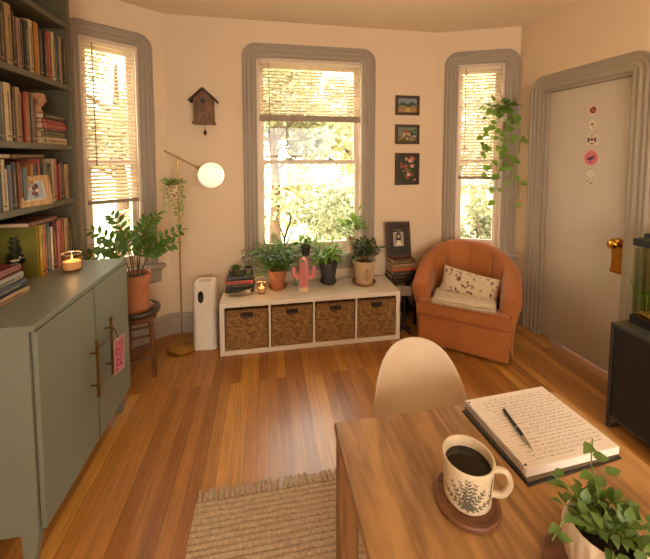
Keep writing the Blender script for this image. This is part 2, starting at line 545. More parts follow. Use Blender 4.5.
window(1, 1.20, 0.158 + 0.075, 'cream venetian blind lowered most of the way in the narrow left window')
window(2, 1.885, 0.765 + 0.11, 'cream venetian blind drawn up to the top third of the wide middle window')
window(3, 1.345, 0.188 + 0.07, 'cream venetian blind half lowered in the narrow right window above the armchair')

# window added in the unseen back wall to let the fill light in
loc, rz, Ln = frame_of(RB, BL)
e = st(empty('window_4', loc, rz))
casing(e, 0.8, 3.4, 0.8, 2.35)
fr = MB()
for xx in (0.8, 2.07, 3.34): fr.box((xx, 0.05, 0.8), (xx + 0.06, 0.1, 2.35))
fr.box((0.8, 0.05, 0.8), (3.4, 0.1, 0.86)); fr.box((0.8, 0.05, 2.29), (3.4, 0.1, 2.35)); fr.box((0.86, 0.056, 1.55), (3.34, 0.094, 1.6))
fr.build('window_frame', CREAM, e)

# door
loc, rz, Ln = frame_of(Bc, RB)
d = st(empty('door_1', loc, rz))
DX0, DX1 = 0.275, 0.950
DOORM = mat('door_paint', '#bfae9a', 0.5, var=0.02, scale=4)
MB().box((DX0 + 0.022, 0.035, 0.008), (DX1 - 0.022, 0.075, 2.10)).build('door_leaf', DOORM, d, bevel=0.002)
jb = MB(); jb.box((DX0, 0, 0), (DX0 + 0.02, 0.15, 2.12)); jb.box((DX1 - 0.02, 0, 0), (DX1, 0.15, 2.12)); jb.box((DX0, 0, 2.10), (DX1, 0.15, 2.12))
jb.box((DX0 + 0.02, 0.078, 0), (DX0 + 0.032, 0.09, 2.1)); jb.box((DX1 - 0.032, 0.078, 0), (DX1 - 0.02, 0.09, 2.1)); jb.box((DX0, 0.078, 2.088), (DX1, 0.09, 2.10))
jb.build('jamb', TRIM, d, bevel=0.002)
casing(d, DX0, DX1, 0.0, 2.12, W=0.125)
GOLD = mat('polished_brass', '#c8913a', 0.2, metal=1.0, var=0.2, scale=25)
kx = 0.878
pw2 = .044
pl = MB(); pl.prism([(kx - pw2, 0.745), (kx + pw2, 0.745), (kx + pw2, 0.765), (kx + pw2 * .85, 0.78), (kx + pw2 * .85, 0.93), (kx + pw2 * 1.05, 0.95), (kx + pw2 * .9, 0.985), (kx, 1.0), (kx - pw2 * .9, 0.985), (kx - pw2 * 1.05, 0.95), (kx - pw2 * .85, 0.93), (kx - pw2 * .85, 0.78), (kx - pw2, 0.765)], 0, 0.004,
                    M=Matrix(((1, 0, 0, 0), (0, 0, -1, 0.035), (0, 1, 0, 0), (0, 0, 0, 1))))
pp = pl.build('lock_plate', GOLD, d, bevel=0.001)
kn = MB(); Mk = Matrix.Translation((kx, 0.032, 0.955)) @ Matrix.Rotation(radians(90), 4, 'X')
kn.lathe([(0.022, 0), (0.022, 0.006), (0.010, 0.010), (0.009, 0.028), (0.020, 0.034), (0.034, 0.046), (0.034, 0.058), (0.024, 0.069), (0, 0.072)], 24, M=Mk)
kn.build('door_knob', GOLD, d)
kh = MB(); Mk = Matrix.Translation((kx, 0.032, 0.865)) @ Matrix.Rotation(radians(90), 4, 'X')
kh.lathe([(0, 0), (0.009, 0.0), (0.009, 0.004), (0.0, 0.004)], 14, M=Mk, mi=0)
kh.lathe([(0, 0.0045), (0.004, 0.0045), (0.004, 0.005), (0, 0.005)], 10, M=Mk, mi=1)
kh.build('keyhole', [GOLD, BLACK], d)

# baseboards: tall, with a moulded top
def baseboard(name, p, q, a=0.0, b=None, ends=(0, 0)):
    loc, rz, Ln = frame_of(p, q)
    b = Ln if b is None else b
    mb = MB(); prof = [(0, 0), (-0.020, 0), (-0.020, 0.12), (-0.016, 0.132), (-0.022, 0.142), (-0.020, 0.155), (-0.010, 0.165), (-0.006, 0.178), (0, 0.182)]
    n = len(prof); vs = [(a, y, z) for y, z in prof] + [(b, y, z) for y, z in prof]
    fs = [(i, i + 1, n + i + 1, n + i) for i in range(n - 1)] + [tuple(range(n - 1, -1, -1)), tuple(range(n, 2 * n))]
    mb.add(vs, fs)
    return st(mb.build(name, TRIM, None, loc, (0, 0, rz), angle=30))
baseboard('baseboard_left', BL, LB)
baseboard('baseboard_left_bay', LB, Lc)
baseboard('baseboard_center', Lc, Ac)
baseboard('baseboard_right_bay', Ac, Bc)
baseboard('baseboard_right', Bc, RB, 0, DX0 - 0.125)
baseboard('baseboard_right_near', Bc, RB, DX1 + 0.125)
baseboard('baseboard_back', RB, BL)

# ================================================================== OUTSIDE
st(MB().box((-30, 3.6, -0.95), (30, 40, -0.9)).build('lawn', mat('lawn_grass', '#b5b48a', 0.9, var=0.3, scale=3)))
FOL = [mat('foliage_a', '#a39f78', 0.6, var=0.35, scale=1.5, transl=0.45), mat('foliage_b', '#c2b896', 0.6, var=0.3, scale=1.5, transl=0.45), mat('foliage_c', '#888a68', 0.6, var=0.35, scale=1.5, transl=0.4)]
BARK = mat('bark', '#5b4632', 0.9, var=0.3, scale=6, bump=0.5, bscale=20)
def tree(x, y, h, r, n, seed, mm, label, ls=0.13, name='tree', z0=-0.9, squash=0.8):
    rng = random.Random(seed)
    t = empty(name, (x, y, z0), 0, label, 'tree' if name == 'tree' else 'shrub', 'trees and shrubs in the garden')
    tr = MB(); hh = h
    if name == 'tree':
        tr.tube([(0, 0, 0), (0.05, 0, hh * 0.3), (-0.05, 0.05, hh * 0.55), (0, 0, hh * 0.8)], [0.16, 0.12, 0.09, 0.03], 10)
        for k in range(9):
            a = rng.uniform(0, 2 * pi); z = hh * rng.uniform(0.35, 0.65)
            tr.tube([(0, 0, z), (cos(a) * r * 0.4, sin(a) * r * 0.4, z + r * 0.25), (cos(a) * r * 0.8, sin(a) * r * 0.8, z + r * 0.35)], [0.05, 0.035, 0.012], 6)
        cz = hh * 0.62
    else:
        for k in range(5):
            a = rng.uniform(0, 2 * pi)
            tr.tube([(0, 0, 0), (cos(a) * r * 0.3, sin(a) * r * 0.3, hh * 0.4), (cos(a) * r * 0.5, sin(a) * r * 0.5, hh * 0.7)], [0.03, 0.02, 0.008], 6)
        cz = hh * 0.5
    tr.build('trunk' if name == 'tree' else 'branches', BARK, t)
    cl = [(V((rng.gauss(0, .45) * r, rng.gauss(0, .45) * r, cz + rng.gauss(0, .42) * hh * 0.45 * squash)), rng.uniform(.18, .36) * r) for _ in range(26)]
    mb = MB()
    for k in range(n):
        c, rr = rng.choice(cl)
        dv = V((rng.gauss(0, 1), rng.gauss(0, 1), rng.gauss(0, 1))).normalized()
        p = c + dv * rr * rng.uniform(0.5, 1.0)
        if p.z < 0.1: p.z = 0.1 + rng.random() * 0.4
        dd = V((rng.gauss(0, 1), rng.gauss(0, 1), rng.gauss(-.3, .6))).normalized()
        nn = V((rng.gauss(0, 1), rng.gauss(0, 1), 1.0))
        L = ls * rng.uniform(0.7, 1.3)
        nn = (nn - dd * nn.dot(dd)).normalized(); sd = dd.cross(nn) * L * 0.32
        mb.add([p, p + dd * L * 0.5 + sd, p + dd * L - nn * L * 0.15, p + dd * L * 0.5 - sd], [(0, 1, 2, 3)])
    mb.build('crown', mm, t)
tree(0.2, 8.6, 5.8, 2.3, 12000, 1, FOL[0], 'large yellow-green tree filling the middle window', 0.16)
tree(3.2, 10.6, 5.4, 2.1, 9000, 2, FOL[1], 'golden-green tree to the right in the middle window', 0.16)
tree(-3.0, 7.6, 5.4, 1.6, 8000, 3, FOL[0], 'pale green tree seen through the left window blind')
tree(5.2, 6.8, 5.6, 1.8, 9000, 4, FOL[1], 'sunlit golden-green tree behind the right window')
tree(-0.9, 6.2, 2.3, 1.1, 4500, 5, FOL[2], 'low dark green shrub behind the left end of the middle window', 0.09, 'shrub')
tree(1.6, 6.8, 2.7, 1.2, 5500, 6, FOL[2], 'rounded green shrub at the right end of the middle window', 0.09, 'shrub')
tree(3.9, 5.2, 2.5, 0.9, 4000, 7, FOL[2], 'green shrub low down outside the right window', 0.08, 'shrub')

# ================================================================== CABINET + BOOKSHELF (left)
SAGE = mat('sage_cabinet_paint', '#6f7262', 0.42, var=0.02, scale=4)
SAGE2 = mat('sage_shelf_paint', '#534a36', 0.5, var=0.02, scale=4)
cb = empty('storage_cabinet', (-1.135, 1.76, 0), 0, 'sage green two-door cabinet with brass bar handles below the bookshelf', 'cabinet')
y0, y1 = 1.345 - 1.76, 2.168 - 1.76
XF = 0.30   # local front plane (world x -0.835)
bd = MB()
zb, zt = 0.145, 0.926
bd.box((-0.30, y0, zb), (XF - 0.020, y0 + 0.018, zt)); bd.box((-0.30, y1 - 0.018, zb), (XF - 0.020, y1, zt))
bd.box((-0.30, y0 + .018, zb), (XF - 0.020, y1 - .018, zb + 0.02)); bd.box((-0.30, y0 + 0.018, zb + .02), (-0.285, y1 - 0.018, zt))
bd.box((XF - 0.06, y0 + 0.018, zt - 0.03), (XF - 0.020, y1 - 0.018, zt))
bd.box((-0.285, y0 + 0.018, 0.52), (XF - 0.03, y1 - 0.018, 0.535))
bd.build('body', SAGE, cb, bevel=0.002)
MB().box((-0.30, y0 - 0.004, zt), (XF, y1 + 0.004, 0.95)).build('top', SAGE, cb, bevel=0.003)
ygap = 1.775 - 1.76
dn = MB().box((XF - 0.018, y0 + 0.012, zb + 0.004), (XF, ygap - 0.006, zt - 0.006)).build('door', SAGE, cb, bevel=0.002)
df = MB().box((XF - 0.018, ygap + 0.006, zb + 0.004), (XF, y1 - 0.004, zt - 0.006)).build('door', SAGE, cb, bevel=0.002)
def bar_handle(y, za, zb_, parent):
    h = MB()
    h.bar((XF + 0.032, y, za), (XF + 0.032, y, zb_), 0.0065, 12)
    for z in (za + 0.05, zb_ - 0.05):
        h.bar((XF - 0.001, y, z), (XF + 0.032, y, z), 0.0045, 10)
        h.bar((XF + 0.032, y, z - 0.012), (XF + 0.032, y, z + 0.012), 0.0085, 12)
    for z in (za, zb_):
        h.lathe([(0, -0.006), (0.008, -0.006), (0.008, 0.006), (0, 0.006)], 12, (XF + 0.032, y, z))
    return h.build('handle', BRASS2, parent)
bar_handle(ygap - 0.063, 0.415, 0.676, dn)
bar_handle(ygap + 0.088, 0.43, 0.722, df)
for yy in (y0, y1 - 0.045):
    for xx in (XF - 0.075, -0.30):
        s = 1 if yy == y0 else -1
        l = MB(); z = zb
        l.add([(xx, yy, 0), (xx + .03, yy, 0), (xx + .03, yy + .03, 0), (xx, yy + .03, 0), (xx - .005, yy, z), (xx + .055, yy, z), (xx + .055, yy + .045, z), (xx - .005, yy + .045, z)] if s > 0 else
              [(xx, yy + .015, 0), (xx + .03, yy + .015, 0), (xx + .03, yy + .045, 0), (xx, yy + .045, 0), (xx - .005, yy, z), (xx + .055, yy, z), (xx + .055, yy + .045, z), (xx - .005, yy + .045, z)],
              [(3, 2, 1, 0), (4, 5, 6, 7), (0, 1, 5, 4), (1, 2, 6, 5), (2, 3, 7, 6), (3, 0, 4, 7)])
        l.build('leg', SAGE, cb, bevel=0.002)
# printed pink tag hung from the far handle by a cord
tg = empty('gift_tag', (-0.835 + 0.050, 1.862, 0.625), 0, 'small pink and red patterned tag hanging from the right brass cabinet handle', 'tag')
MB().box((-0.001, -0.010, -0.205), (0.001, 0.075, -0.02)).build('card', mat('tag_border', '#b98f86', 0.6), tg, rot=(radians(-3), 0, radians(-10)), bevel=0.0005)
def speckle(name, c1, c2, scale, thr=0.5, rough=0.6):
    m = bpy.data.materials.new(name); m.use_nodes = True; nt = m.node_tree; p = nt.nodes['Principled BSDF']
    tc = nt.nodes.new('ShaderNodeTexCoord'); n = nt.nodes.new('ShaderNodeTexNoise'); n.inputs['Scale'].default_value = scale; n.inputs['Detail'].default_value = 2
    nt.links.new(tc.outputs['Object'], n.inputs['Vector'])
    cr = nt.nodes.new('ShaderNodeValToRGB'); cr.color_ramp.interpolation = 'LINEAR'
    cr.color_ramp.elements[0].position = thr - 0.03; cr.color_ramp.elements[1].position = thr + 0.03
    cr.color_ramp.elements[0].color = rgb(c1); cr.color_ramp.elements[1].color = rgb(c2)
    nt.links.new(n.outputs['Fac'], cr.inputs[0]); nt.links.new(cr.outputs[0], p.inputs['Base Color']); p.inputs['Roughness'].default_value = rough
    return m
MB().box((0.0011, -0.003, -0.197), (0.0016, 0.068, -0.028)).build('printed_pattern', speckle('tag_print', '#8c1a34', '#b9747a', 110, 0.51), tg, rot=(radians(-3), 0, radians(-10)))
MB().tube([(0.0, 0.03, -0.022), (-0.004, 0.01, 0.03), (-0.008, -0.01, 0.058), (-0.008, -0.07, 0.03), (-0.006, -0.145, 0.035), (-0.008, -0.155, 0.03), (-0.004, -0.14, 0.027), (-0.002, -0.07, 0.02), (-0.006, -0.0, 0.045), (0, 0.03, -0.022)], 0.002, 6).build('cord', mat('tag_cord', '#5a4326', 0.8), tg)

# bookshelf standing on the cabinet
bs = empty('bookshelf', (-1.285, 1.77, 0.95), 0, 'tall sage bookcase unit full of books standing above the cabinet', 'bookshelf')
by0, by1 = 1.32 - 1.77, 2.238 - 1.77
bz = 0.0
for yy in (by0, by1 - 0.028):
    MB().box((-0.15, yy, bz + .001), (0.165, yy + 0.028, 1.66)).build('side_panel', SAGE2, bs, bevel=0.002)
MB().box((-0.15, by0 + 0.028, bz), (-0.14, by1 - 0.028, 1.66)).build('back_panel', mat('bookcase_back', '#2a251b', 0.6), bs)
for z in (1.29, 1.60, 1.945, 2.295, 2.58):
    MB().box((-0.14, by0 + 0.028, z - 0.95), (0.163, by1 - 0.028, z + 0.03 - 0.95)).build('shelf' if z < 2.5 else 'top_panel', SAGE2, bs, bevel=0.002)

# ------------------------------------------------------------------ books
COLS = {'dark brown': '#3a2618', 'tan': '#a98457', 'black': '#1c1714', 'dusty pink': '#9a6f60', 'charcoal': '#322c28', 'cream': '#c9ab80', 'orange': '#b8702a',
        'red': '#9c2f26', 'grey': '#6f675c', 'teal': '#3d5558', 'dark grey': '#443d37', 'blue-grey': '#5d666a', 'brick red': '#86402c', 'reddish brown': '#7a4630',
        'salmon': '#b0583e', 'pink': '#b56a60', 'maroon': '#54221f', 'yellow': '#b08e1e', 'navy': '#2a3038', 'olive': '#7d7146', 'brown': '#6b4424', 'deep red': '#7c2420',
        'coral': '#b54434', 'pale grey': '#9a8f80', 'orange-red': '#c04f28', 'white': '#c9bda8'}
PAGES = mat('book_pages', '#cdb48c', 0.85, var=0.08, stretch=(1, 60, 1), scale=8)
def bmat(c):
    return mat('book_cover_' + c.replace(' ', '_'), tuple(x * .68 for x in rgb(COLS[c])[:3]) + (1,), 0.55, var=0.12, scale=25)
INKL = mat('book_title_light', '#98805a', 0.5)
INKD = mat('book_title_dark', '#3a2a1c', 0.6)
DARKS = {'dark brown', 'black', 'charcoal', 'red', 'teal', 'dark grey', 'maroon', 'navy', 'deep red', 'brown', 'brick red', 'reddish brown', 'blue-grey', 'orange-red', 'coral', 'orange', 'salmon', 'grey'}
def book(colour, thick, height, depth, label, group, seed=0, title=True):
    """upright: local x = spine normal (front), y = thickness, z = height; spine at x=0, pages towards -x"""
    t = thick; mb = MB(); c = 0.0025
    mb.box((-depth, 0, 0), (0, c, height)); mb.box((-depth, t - c, 0), (0, t, height))
    # slightly rounded spine
    n = 5; vs = []
    for z in (0, height):
        for k in range(n + 1):
            a = k / n
            vs.append((0.004 * sin(pi * a) + 0.0, t * a, z))
        for k in range(n, -1, -1):
            a = k / n
            vs.append((-0.003 + 0.003 * sin(pi * a), t * a, z))
    m = 2 * (n + 1)
    fs = [(i, (i + 1) % m, m + (i + 1) % m, m + i) for i in range(m)] + [tuple(range(m - 1, -1, -1)), tuple(range(m, 2 * m))]
    mb.add(vs, fs)
    b = mb.build('book', bmat(colour))
    tag(b, label, 'book', group)
    MB().box((-depth + 0.004, c, 0.004), (-0.003, t - c, height - 0.004)).build('pages', PAGES, b)
    if title and t > 0.012:
        rng = random.Random(seed); s = MB()
        z = height * rng.uniform(0.18, 0.35); ze = height * rng.uniform(0.72, 0.9)
        w = t * 0.20
        while z < ze:
            l = rng.uniform(0.002, 0.007)
            s.box((0.0035, t / 2 - w / 2 * rng.uniform(.6, 1), z), (0.0048, t / 2 + w / 2 * rng.uniform(.6, 1), z + l)); z += l + rng.uniform(0.002, 0.005)
        zz = height * 0.08
        s.box((0.0030, t * 0.2, zz), (0.0046, t * 0.8, zz + 0.006)); s.box((0.0030, t / 2 - .0004, zz), (0.0044, t / 2 + .0004, z))
        s.build('spine_lettering', INKL if colour in DARKS else INKD, b)
    return b

def row(items, z, x, depth, where, group, z_jit=0.0, seed=1):
    n = len(items)
    for i, (y, t, h, c) in enumerate(items):
        lf = items[i - 1][3] if i else None; rt_ = items[i + 1][3] if i < n - 1 else None
        size = 'slim ' if t < 0.02 else ('thick ' if t > 0.034 else '')
        if lf and rt_: rel = 'between a %s and a %s one' % (lf, rt_)
        elif rt_: rel = 'nearest, before a %s one' % rt_
        else: rel = 'farthest, after a %s one' % lf
        if lf == rt_ and lf: rel = 'between two %s ones' % lf
        lab = '%s%s book on %s, %s' % (size, c, where, rel)
        if len(lab.split()) > 16: lab = lab.replace(' ones', '').replace(' one', '').replace('the third shelf down', 'the third shelf')
        b = book(c, t - 0.0012, h, depth - 0.0 + 0.004 * sin(i * 7.3), lab, group, seed * 100 + i)
        b.location = (x - 0.006 * (0.5 + 0.5 * sin(i * 3.1 + seed)), y, z)
R1 = [(1.660, 0.029, 0.255, 'grey'), (1.690, 0.031, 0.247, 'deep red'), (1.722, 0.031, 0.26, 'dark brown'), (1.754, 0.039, 0.273, 'tan'), (1.795, 0.026, 0.259, 'black'), (1.822, 0.029, 0.234, 'dusty pink'), (1.852, 0.018, 0.237, 'black'), (1.871, 0.037, 0.243, 'charcoal'), (1.909, 0.034, 0.26, 'cream'), (1.944, 0.037, 0.262, 'orange'), (1.982, 0.034, 0.243, 'charcoal'), (2.017, 0.026, 0.238, 'black'), (2.044, 0.037, 0.252, 'red'), (2.082, 0.029, 0.262, 'cream'), (2.112, 0.021, 0.241, 'grey'), (2.134, 0.024, 0.249, 'teal'), (2.160, 0.022, 0.261, 'tan'), (2.184, 0.022, 0.252, 'dark brown')]
R2 = [(1.640, 0.028, 0.25, 'brown'), (1.669, 0.027, 0.255, 'charcoal'), (1.697, 0.024, 0.25, 'blue-grey'), (1.722, 0.041, 0.261, 'cream'), (1.766, 0.023, 0.252, 'black'), (1.790, 0.029, 0.254, 'tan'), (1.820, 0.020, 0.235, 'dusty pink'), (1.841, 0.024, 0.241, 'red'), (1.866, 0.026, 0.244, 'orange'), (1.893, 0.020, 0.224, 'grey'), (1.915, 0.024, 0.225, 'deep red')]
R3 = [(1.615, 0.028, 0.22, 'dark brown'), (1.644, 0.029, 0.235, 'grey'), (1.674, 0.011, 0.23, 'teal'), (1.685, 0.022, 0.229, 'cream'), (1.708, 0.013, 0.186, 'white'), (1.721, 0.022, 0.203, 'blue-grey'), (1.745, 0.033, 0.216, 'charcoal'), (1.779, 0.016, 0.215, 'brick red'), (1.796, 0.018, 0.202, 'reddish brown'), (1.815, 0.034, 0.19, 'blue-grey'), (1.850, 0.015, 0.147, 'cream'), (1.866, 0.022, 0.205, 'orange'), (1.889, 0.030, 0.199, 'teal'), (1.920, 0.017, 0.229, 'salmon'), (1.938, 0.022, 0.158, 'dark brown'), (1.961, 0.037, 0.206, 'grey'), (2.0, 0.032, 0.205, 'black'), (2.033, 0.023, 0.23, 'cream'), (2.057, 0.031, 0.23, 'pink'), (2.089, 0.026, 0.203, 'red'), (2.116, 0.028, 0.218, 'dark grey'), (2.146, 0.045, 0.198, 'tan')]
R4 = [(1.931, 0.028, 0.262, 'pink'), (1.961, 0.035, 0.262, 'teal'), (1.998, 0.018, 0.235, 'white'), (2.018, 0.032, 0.255, 'maroon'), (2.052, 0.036, 0.258, 'pink'), (2.090, 0.027, 0.252, 'red'), (2.119, 0.046, 0.258, 'tan'), (2.168, 0.030, 0.236, 'dark brown')]
XS = -1.137
row(R1, 1.975, XS, 0.185, 'the topmost shelf', 'upright books on the topmost shelf', seed=1)
row(R2, 1.630, XS, 0.185, 'the second shelf down', 'upright books on the second shelf', seed=2)
row(R3, 1.320, XS, 0.185, 'the third shelf down', 'upright books on the third shelf', seed=3)
row(R4, 0.950, XS, 0.185, 'the cabinet top', 'upright books on the cabinet top', seed=4)
# yellow and green picture book with its cover to the room, near end of that row
pb = book('yellow', 0.034, 0.262, 0.215, 'olive-yellow hardback with a dark plant on its cover, behind the lying stack', 'upright books on the cabinet top', 77)
pb.location = (-1.132, 1.896, 0.95)
pm = MB(); rng = random.Random(5)
pm.bar((-0.11, -0.0008, 0.04), (-0.11, -0.0008, 0.21), 0.0018, 5)
for k in range(34):
    z = 0.06 + 0.15 * k / 34; s = 1 if k % 2 else -1
    L = 0.055 * (1 - 0.6 * (k / 34)) * rng.uniform(.8, 1.1)
    pm.leaf((-0.11, -0.0012, z), (s * 1.0, 0, rng.uniform(.2, .7)), (0, -1, 0), L, L * 0.35, 0.0, fold=0.0)
pm.box((-0.14, -0.0016, 0.035), (-0.08, -0.0004, 0.06))
pm.build('cover_picture', mat('cover_ink', '#26301a', 0.7), pb)
MB().box((-0.213, -0.0009, 0.003), (-0.012, 0.0, 0.259)).build('cover_field', mat('cover_olive', '#6f6720', 0.6, var=0.1), pb)

def flat_book(colour, L, D, t, x, y, z, rz, label, group, seed=0):
    """lying: spine faces local +x, length along y"""
    b = book(colour, t, L, D, label, group, seed)
    b.rotation_euler = (radians(-90), 0, 0)
    b.rotation_mode = 'QUATERNION'
    q = Quaternion((0, 0, 1), rz) @ Quaternion((1, 0, 0), radians(-90))
    b.rotation_quaternion = q
    # local z -> +y(world), local y -> -z ; so raise by t
    off = Quaternion((0, 0, 1), rz) @ V((D / 2, -L / 2, 0))
    b.location = (x + off.x, y + off.y, z + t)
    return b
# book lying across the top of the third-shelf row and of the cabinet-top row
flat_book('brown', 0.24, 0.16, 0.022, -1.235, 1.885, 1.32 + 0.232, 0, 'brown book lying flat on top of the third-shelf row', 'lying books')
flat_book('reddish brown', 0.22, 0.15, 0.022, -1.225, 1.965, 0.95 + 0.2635, 0, 'reddish brown book lying flat on top of the upright cabinet-top books', 'lying books')
# six books lying on the second shelf, far end
z = 1.63
for i, (c, L, t, dx) in enumerate([('cream', 0.215, 0.034, 0.0), ('olive', 0.205, 0.030, -.004), ('dark grey', 0.2, 0.014, 0.003), ('coral', 0.205, 0.030, 0.0), ('red', 0.19, 0.021, -0.004), ('charcoal', 0.20, 0.026, 0.004)]):
    pos = ['lowest of', 'second from the bottom of', 'third from the bottom of', 'fourth from the bottom of', 'second from the top of', 'topmost of'][i]
    flat_book(c, L, 0.17, t, -1.222 + dx, 2.075 + dx, z, 0, '%s book, %s the six lying on the second shelf' % (c, pos), 'six lying books on the second shelf', 40 + i)
    z += t + 0.0005
zt6 = z
# four lying on the cabinet top, near end
z = 0.95
for i, (c, L, D, t, dx) in enumerate([('tan', 0.25, 0.19, 0.030, 0.0), ('navy', 0.24, 0.18, 0.036, -.006), ('pale grey', 0.235, 0.175, 0.034, -0.012), ('deep red', 0.235, 0.175, 0.034, -0.016)]):
    pos = ['lowest of', 'second from the bottom of', 'third from the bottom of', 'topmost of'][i]
    flat_book(c, L, D, t, -1.068 - D / 2 + dx, 1.70 - L / 2 + dx, z, radians(-2 + i), '%s book, %s the lying stack on the cabinet' % (c, pos), 'lying stack on the cabinet top', 50 + i)
    z += t + 0.0005
# small pewter bird on the stack
bd_ = empty('bird_figurine', (-1.10, 1.672, z), 0.6, 'small pale metal bird figurine on the lying stack of books on the cabinet', 'figurine')
b_ = MB(); b_.ball((0, 0, 0.016), (0.018, 0.009, 0.009), 14); b_.ball((0.018, 0, 0.026), 0.007, 10); b_.leaf((-0.012, 0, 0.018), (-1, 0, 0.25), (0, 0, 1), 0.03, 0.012)
b_.bar((0.024, 0, 0.026), (0.033, 0, 0.025), 0.0014, 6)
b_.build('bird_body', mat('pewter', '#8d8371', 0.35, metal=0.8), bd_)
MB().bar((0, 0.003, 0), (0, 0.003, 0.012), 0.0012, 5).bar((0, -0.003, 0), (0, -0.003, 0.012), 0.0012, 5).box((-0.012, -0.008, 0), (0.012, 0.008, 0.002)).build('bird_feet', MATS['pewter'], bd_)

# ------------------------------------------------------------------ generic makers
def bez(a, b, c, n):
    a, b, c = V(a), V(b), V(c)
    return [a * (1 - t) ** 2 + b * 2 * t * (1 - t) + c * t * t for t in [i / n for i in range(n + 1)]]
def pot(parent, r0, r1, h, m, rimh=0.02, rim=0.006, name='pot', fn=None, seg=36):
    p = [(0, 0), (r0, 0), (r0 + (r1 - r0) * .5, h * .5), (r1 - 0.002, h - rimh), (r1 + rim, h - rimh + 0.002), (r1 + rim, h), (r1 - 0.004, h), (r1 - 0.008, h - 0.012), (r1 - 0.012, h - 0.03)] if rimh else \
        [(0, 0), (r0 * .9, 0), (r0, 0.006), (r0 + (r1 - r0) * .5, h * .5), (r1, h - 0.004), (r1 - 0.002, h), (r1 - 0.006, h), (r1 - 0.009, h - 0.03)]
    o = MB().lathe(p, seg, fn=fn).build(name, m, parent, angle=45)
    rs = r1 - 0.009
    MB().lathe([(rs, h - 0.025), (rs * .6, h - 0.014), (0, h - 0.012)], 20, fn=lambda a, z: 1).build('soil', SOIL, parent)
    return o
def saucer(parent, r, m, h=0.016, z=0.0, name='saucer'):
    return MB().lathe([(0, z), (r * .8, z), (r, z + h), (r - 0.004, z + h), (r * .8 - 0.002, z + 0.005), (0, z + 0.005)], 36).build(name, m, parent)
def pinnate(S, L, path, n, ll, lw, start=0.25, mi=0, up=(0, 0, 1), rng=random, r=0.002, curl=0.2, taper=0.4, spread=0.9):
    S.tube(path, [r * (1 - 0.6 * i / (len(path) - 1)) for i in range(len(path))], 6)
    N = len(path) - 1
    for k in range(n):
        t = start + (1 - start) * (k / max(1, n - 1)) * 0.98
        i = min(N - 1, int(t * N)); f = t * N - i
        p = path[i].lerp(path[i + 1], f); d = (path[i + 1] - path[i]).normalized()
        u = V(up); sd = d.cross(u)
        if sd.length < 0.15: sd = d.cross(V((rng.uniform(-1, 1), rng.uniform(-1, 1), 0.1)))
        sd.normalize(); nn = sd.cross(d)
        s_ = ll * (1 - taper * abs(t - 0.55) * 1.4) * rng.uniform(0.85, 1.15)
        for s in (1, -1):
            dd = d * (1 - spread * .55) + sd * s * spread + nn * rng.uniform(0.0, 0.35)
            L.leaf(p, dd, nn + V((rng.uniform(-.3, .3), rng.uniform(-.3, .3), 0)), s_, lw * s_ / ll, curl, mi)
    L.leaf(path[-1], path[-1] - path[-2], (0, 0.3, 1), ll, lw, curl, mi)
def bush(S, L, base, R, H, nst, nl, ll, lw, rng, heart=False, lean=(0, 0), curl=0.3, r=0.0018, droop=0.0, start=0.3):
    for k in range(nst):
        a = 2 * pi * (k + rng.uniform(-.3, .3)) / nst; rr = R * rng.uniform(0.45, 1.0); h = H * rng.uniform(0.6, 1.0) * (1.15 - 0.4 * rr / R)
        b = V(base) + V((cos(a), sin(a), 0)) * R * 0.12
        e = V(base) + V((cos(a) * rr + lean[0], sin(a) * rr + lean[1], h - droop * rr / R))
        m_ = V(base) + V((cos(a) * rr * .35, sin(a) * rr * .35, h * 0.75))
        path = bez(b, m_, e, 8)
        S.tube(path, [r * (1 - .06 * i) for i in range(9)], 5)
        for j in range(nl):
            t = start + (1 - start) * (j + rng.random() * .5) / nl
            t = min(t, 0.999); i = int(t * 8); p = path[i].lerp(path[i + 1], t * 8 - i); d = (path[i + 1] - path[i]).normalized()
            aa = j * 2.4 + rng.uniform(-.4, .4); o1 = d.orthogonal().normalized(); o2 = d.cross(o1)
            out = o1 * cos(aa) + o2 * sin(aa)
            dd = out * 0.9 + d * 0.45 + V((0, 0, 0.1))
            q = p + dd.normalized() * ll * (0.25 if heart else 0.05)
            if heart: S.tube([p, q], r * .6, 4)
            s = ll * rng.uniform(0.7, 1.15)
            L.leaf(q, dd, V((0, 0, 1)) + out * .2 + V((rng.uniform(-.3, .3), rng.uniform(-.3, .3), 0)), s, lw * s / ll, curl, 0, heart)
        L.leaf(path[-1], path[-1] - path[-2], (rng.uniform(-.5, .5), rng.uniform(-.5, .5), 1), ll * .9, lw * .9, curl, 0, heart)
def vine(S, L, path, n, ll, lw, rng, r=0.0012, heart=True, out=(0, -1, 0)):
    S.tube(path, r, 5)
    N = len(path) - 1
    for k in range(n):
        t = (k + 0.5 + rng.uniform(-.3, .3)) / n; t = min(max(t, 0), .999)
        i = int(t * N); p = path[i].lerp(path[i + 1], t * N - i)
        a = rng.uniform(-1.2, 1.2) + (0.9 if k % 2 else -0.9)
        o = V(out).normalized(); sd = o.cross(V((0, 0, 1))).normalized()
        dd = o * 0.5 * rng.uniform(.4, 1.4) + sd * sin(a) + V((0, 0, -0.55 + rng.uniform(-.4, .5)))
        pet = dd.normalized() * ll * 0.3; q = p + pet + V((0, 0, 0.004))
        S.tube([p, q], r * .7, 4)
        s = ll * rng.uniform(.6, 1.15)
        L.leaf(q, dd, o + V((0, 0, .5)) + sd * rng.uniform(-.4, .4), s, lw * s / ll, 0.25, 0, heart)

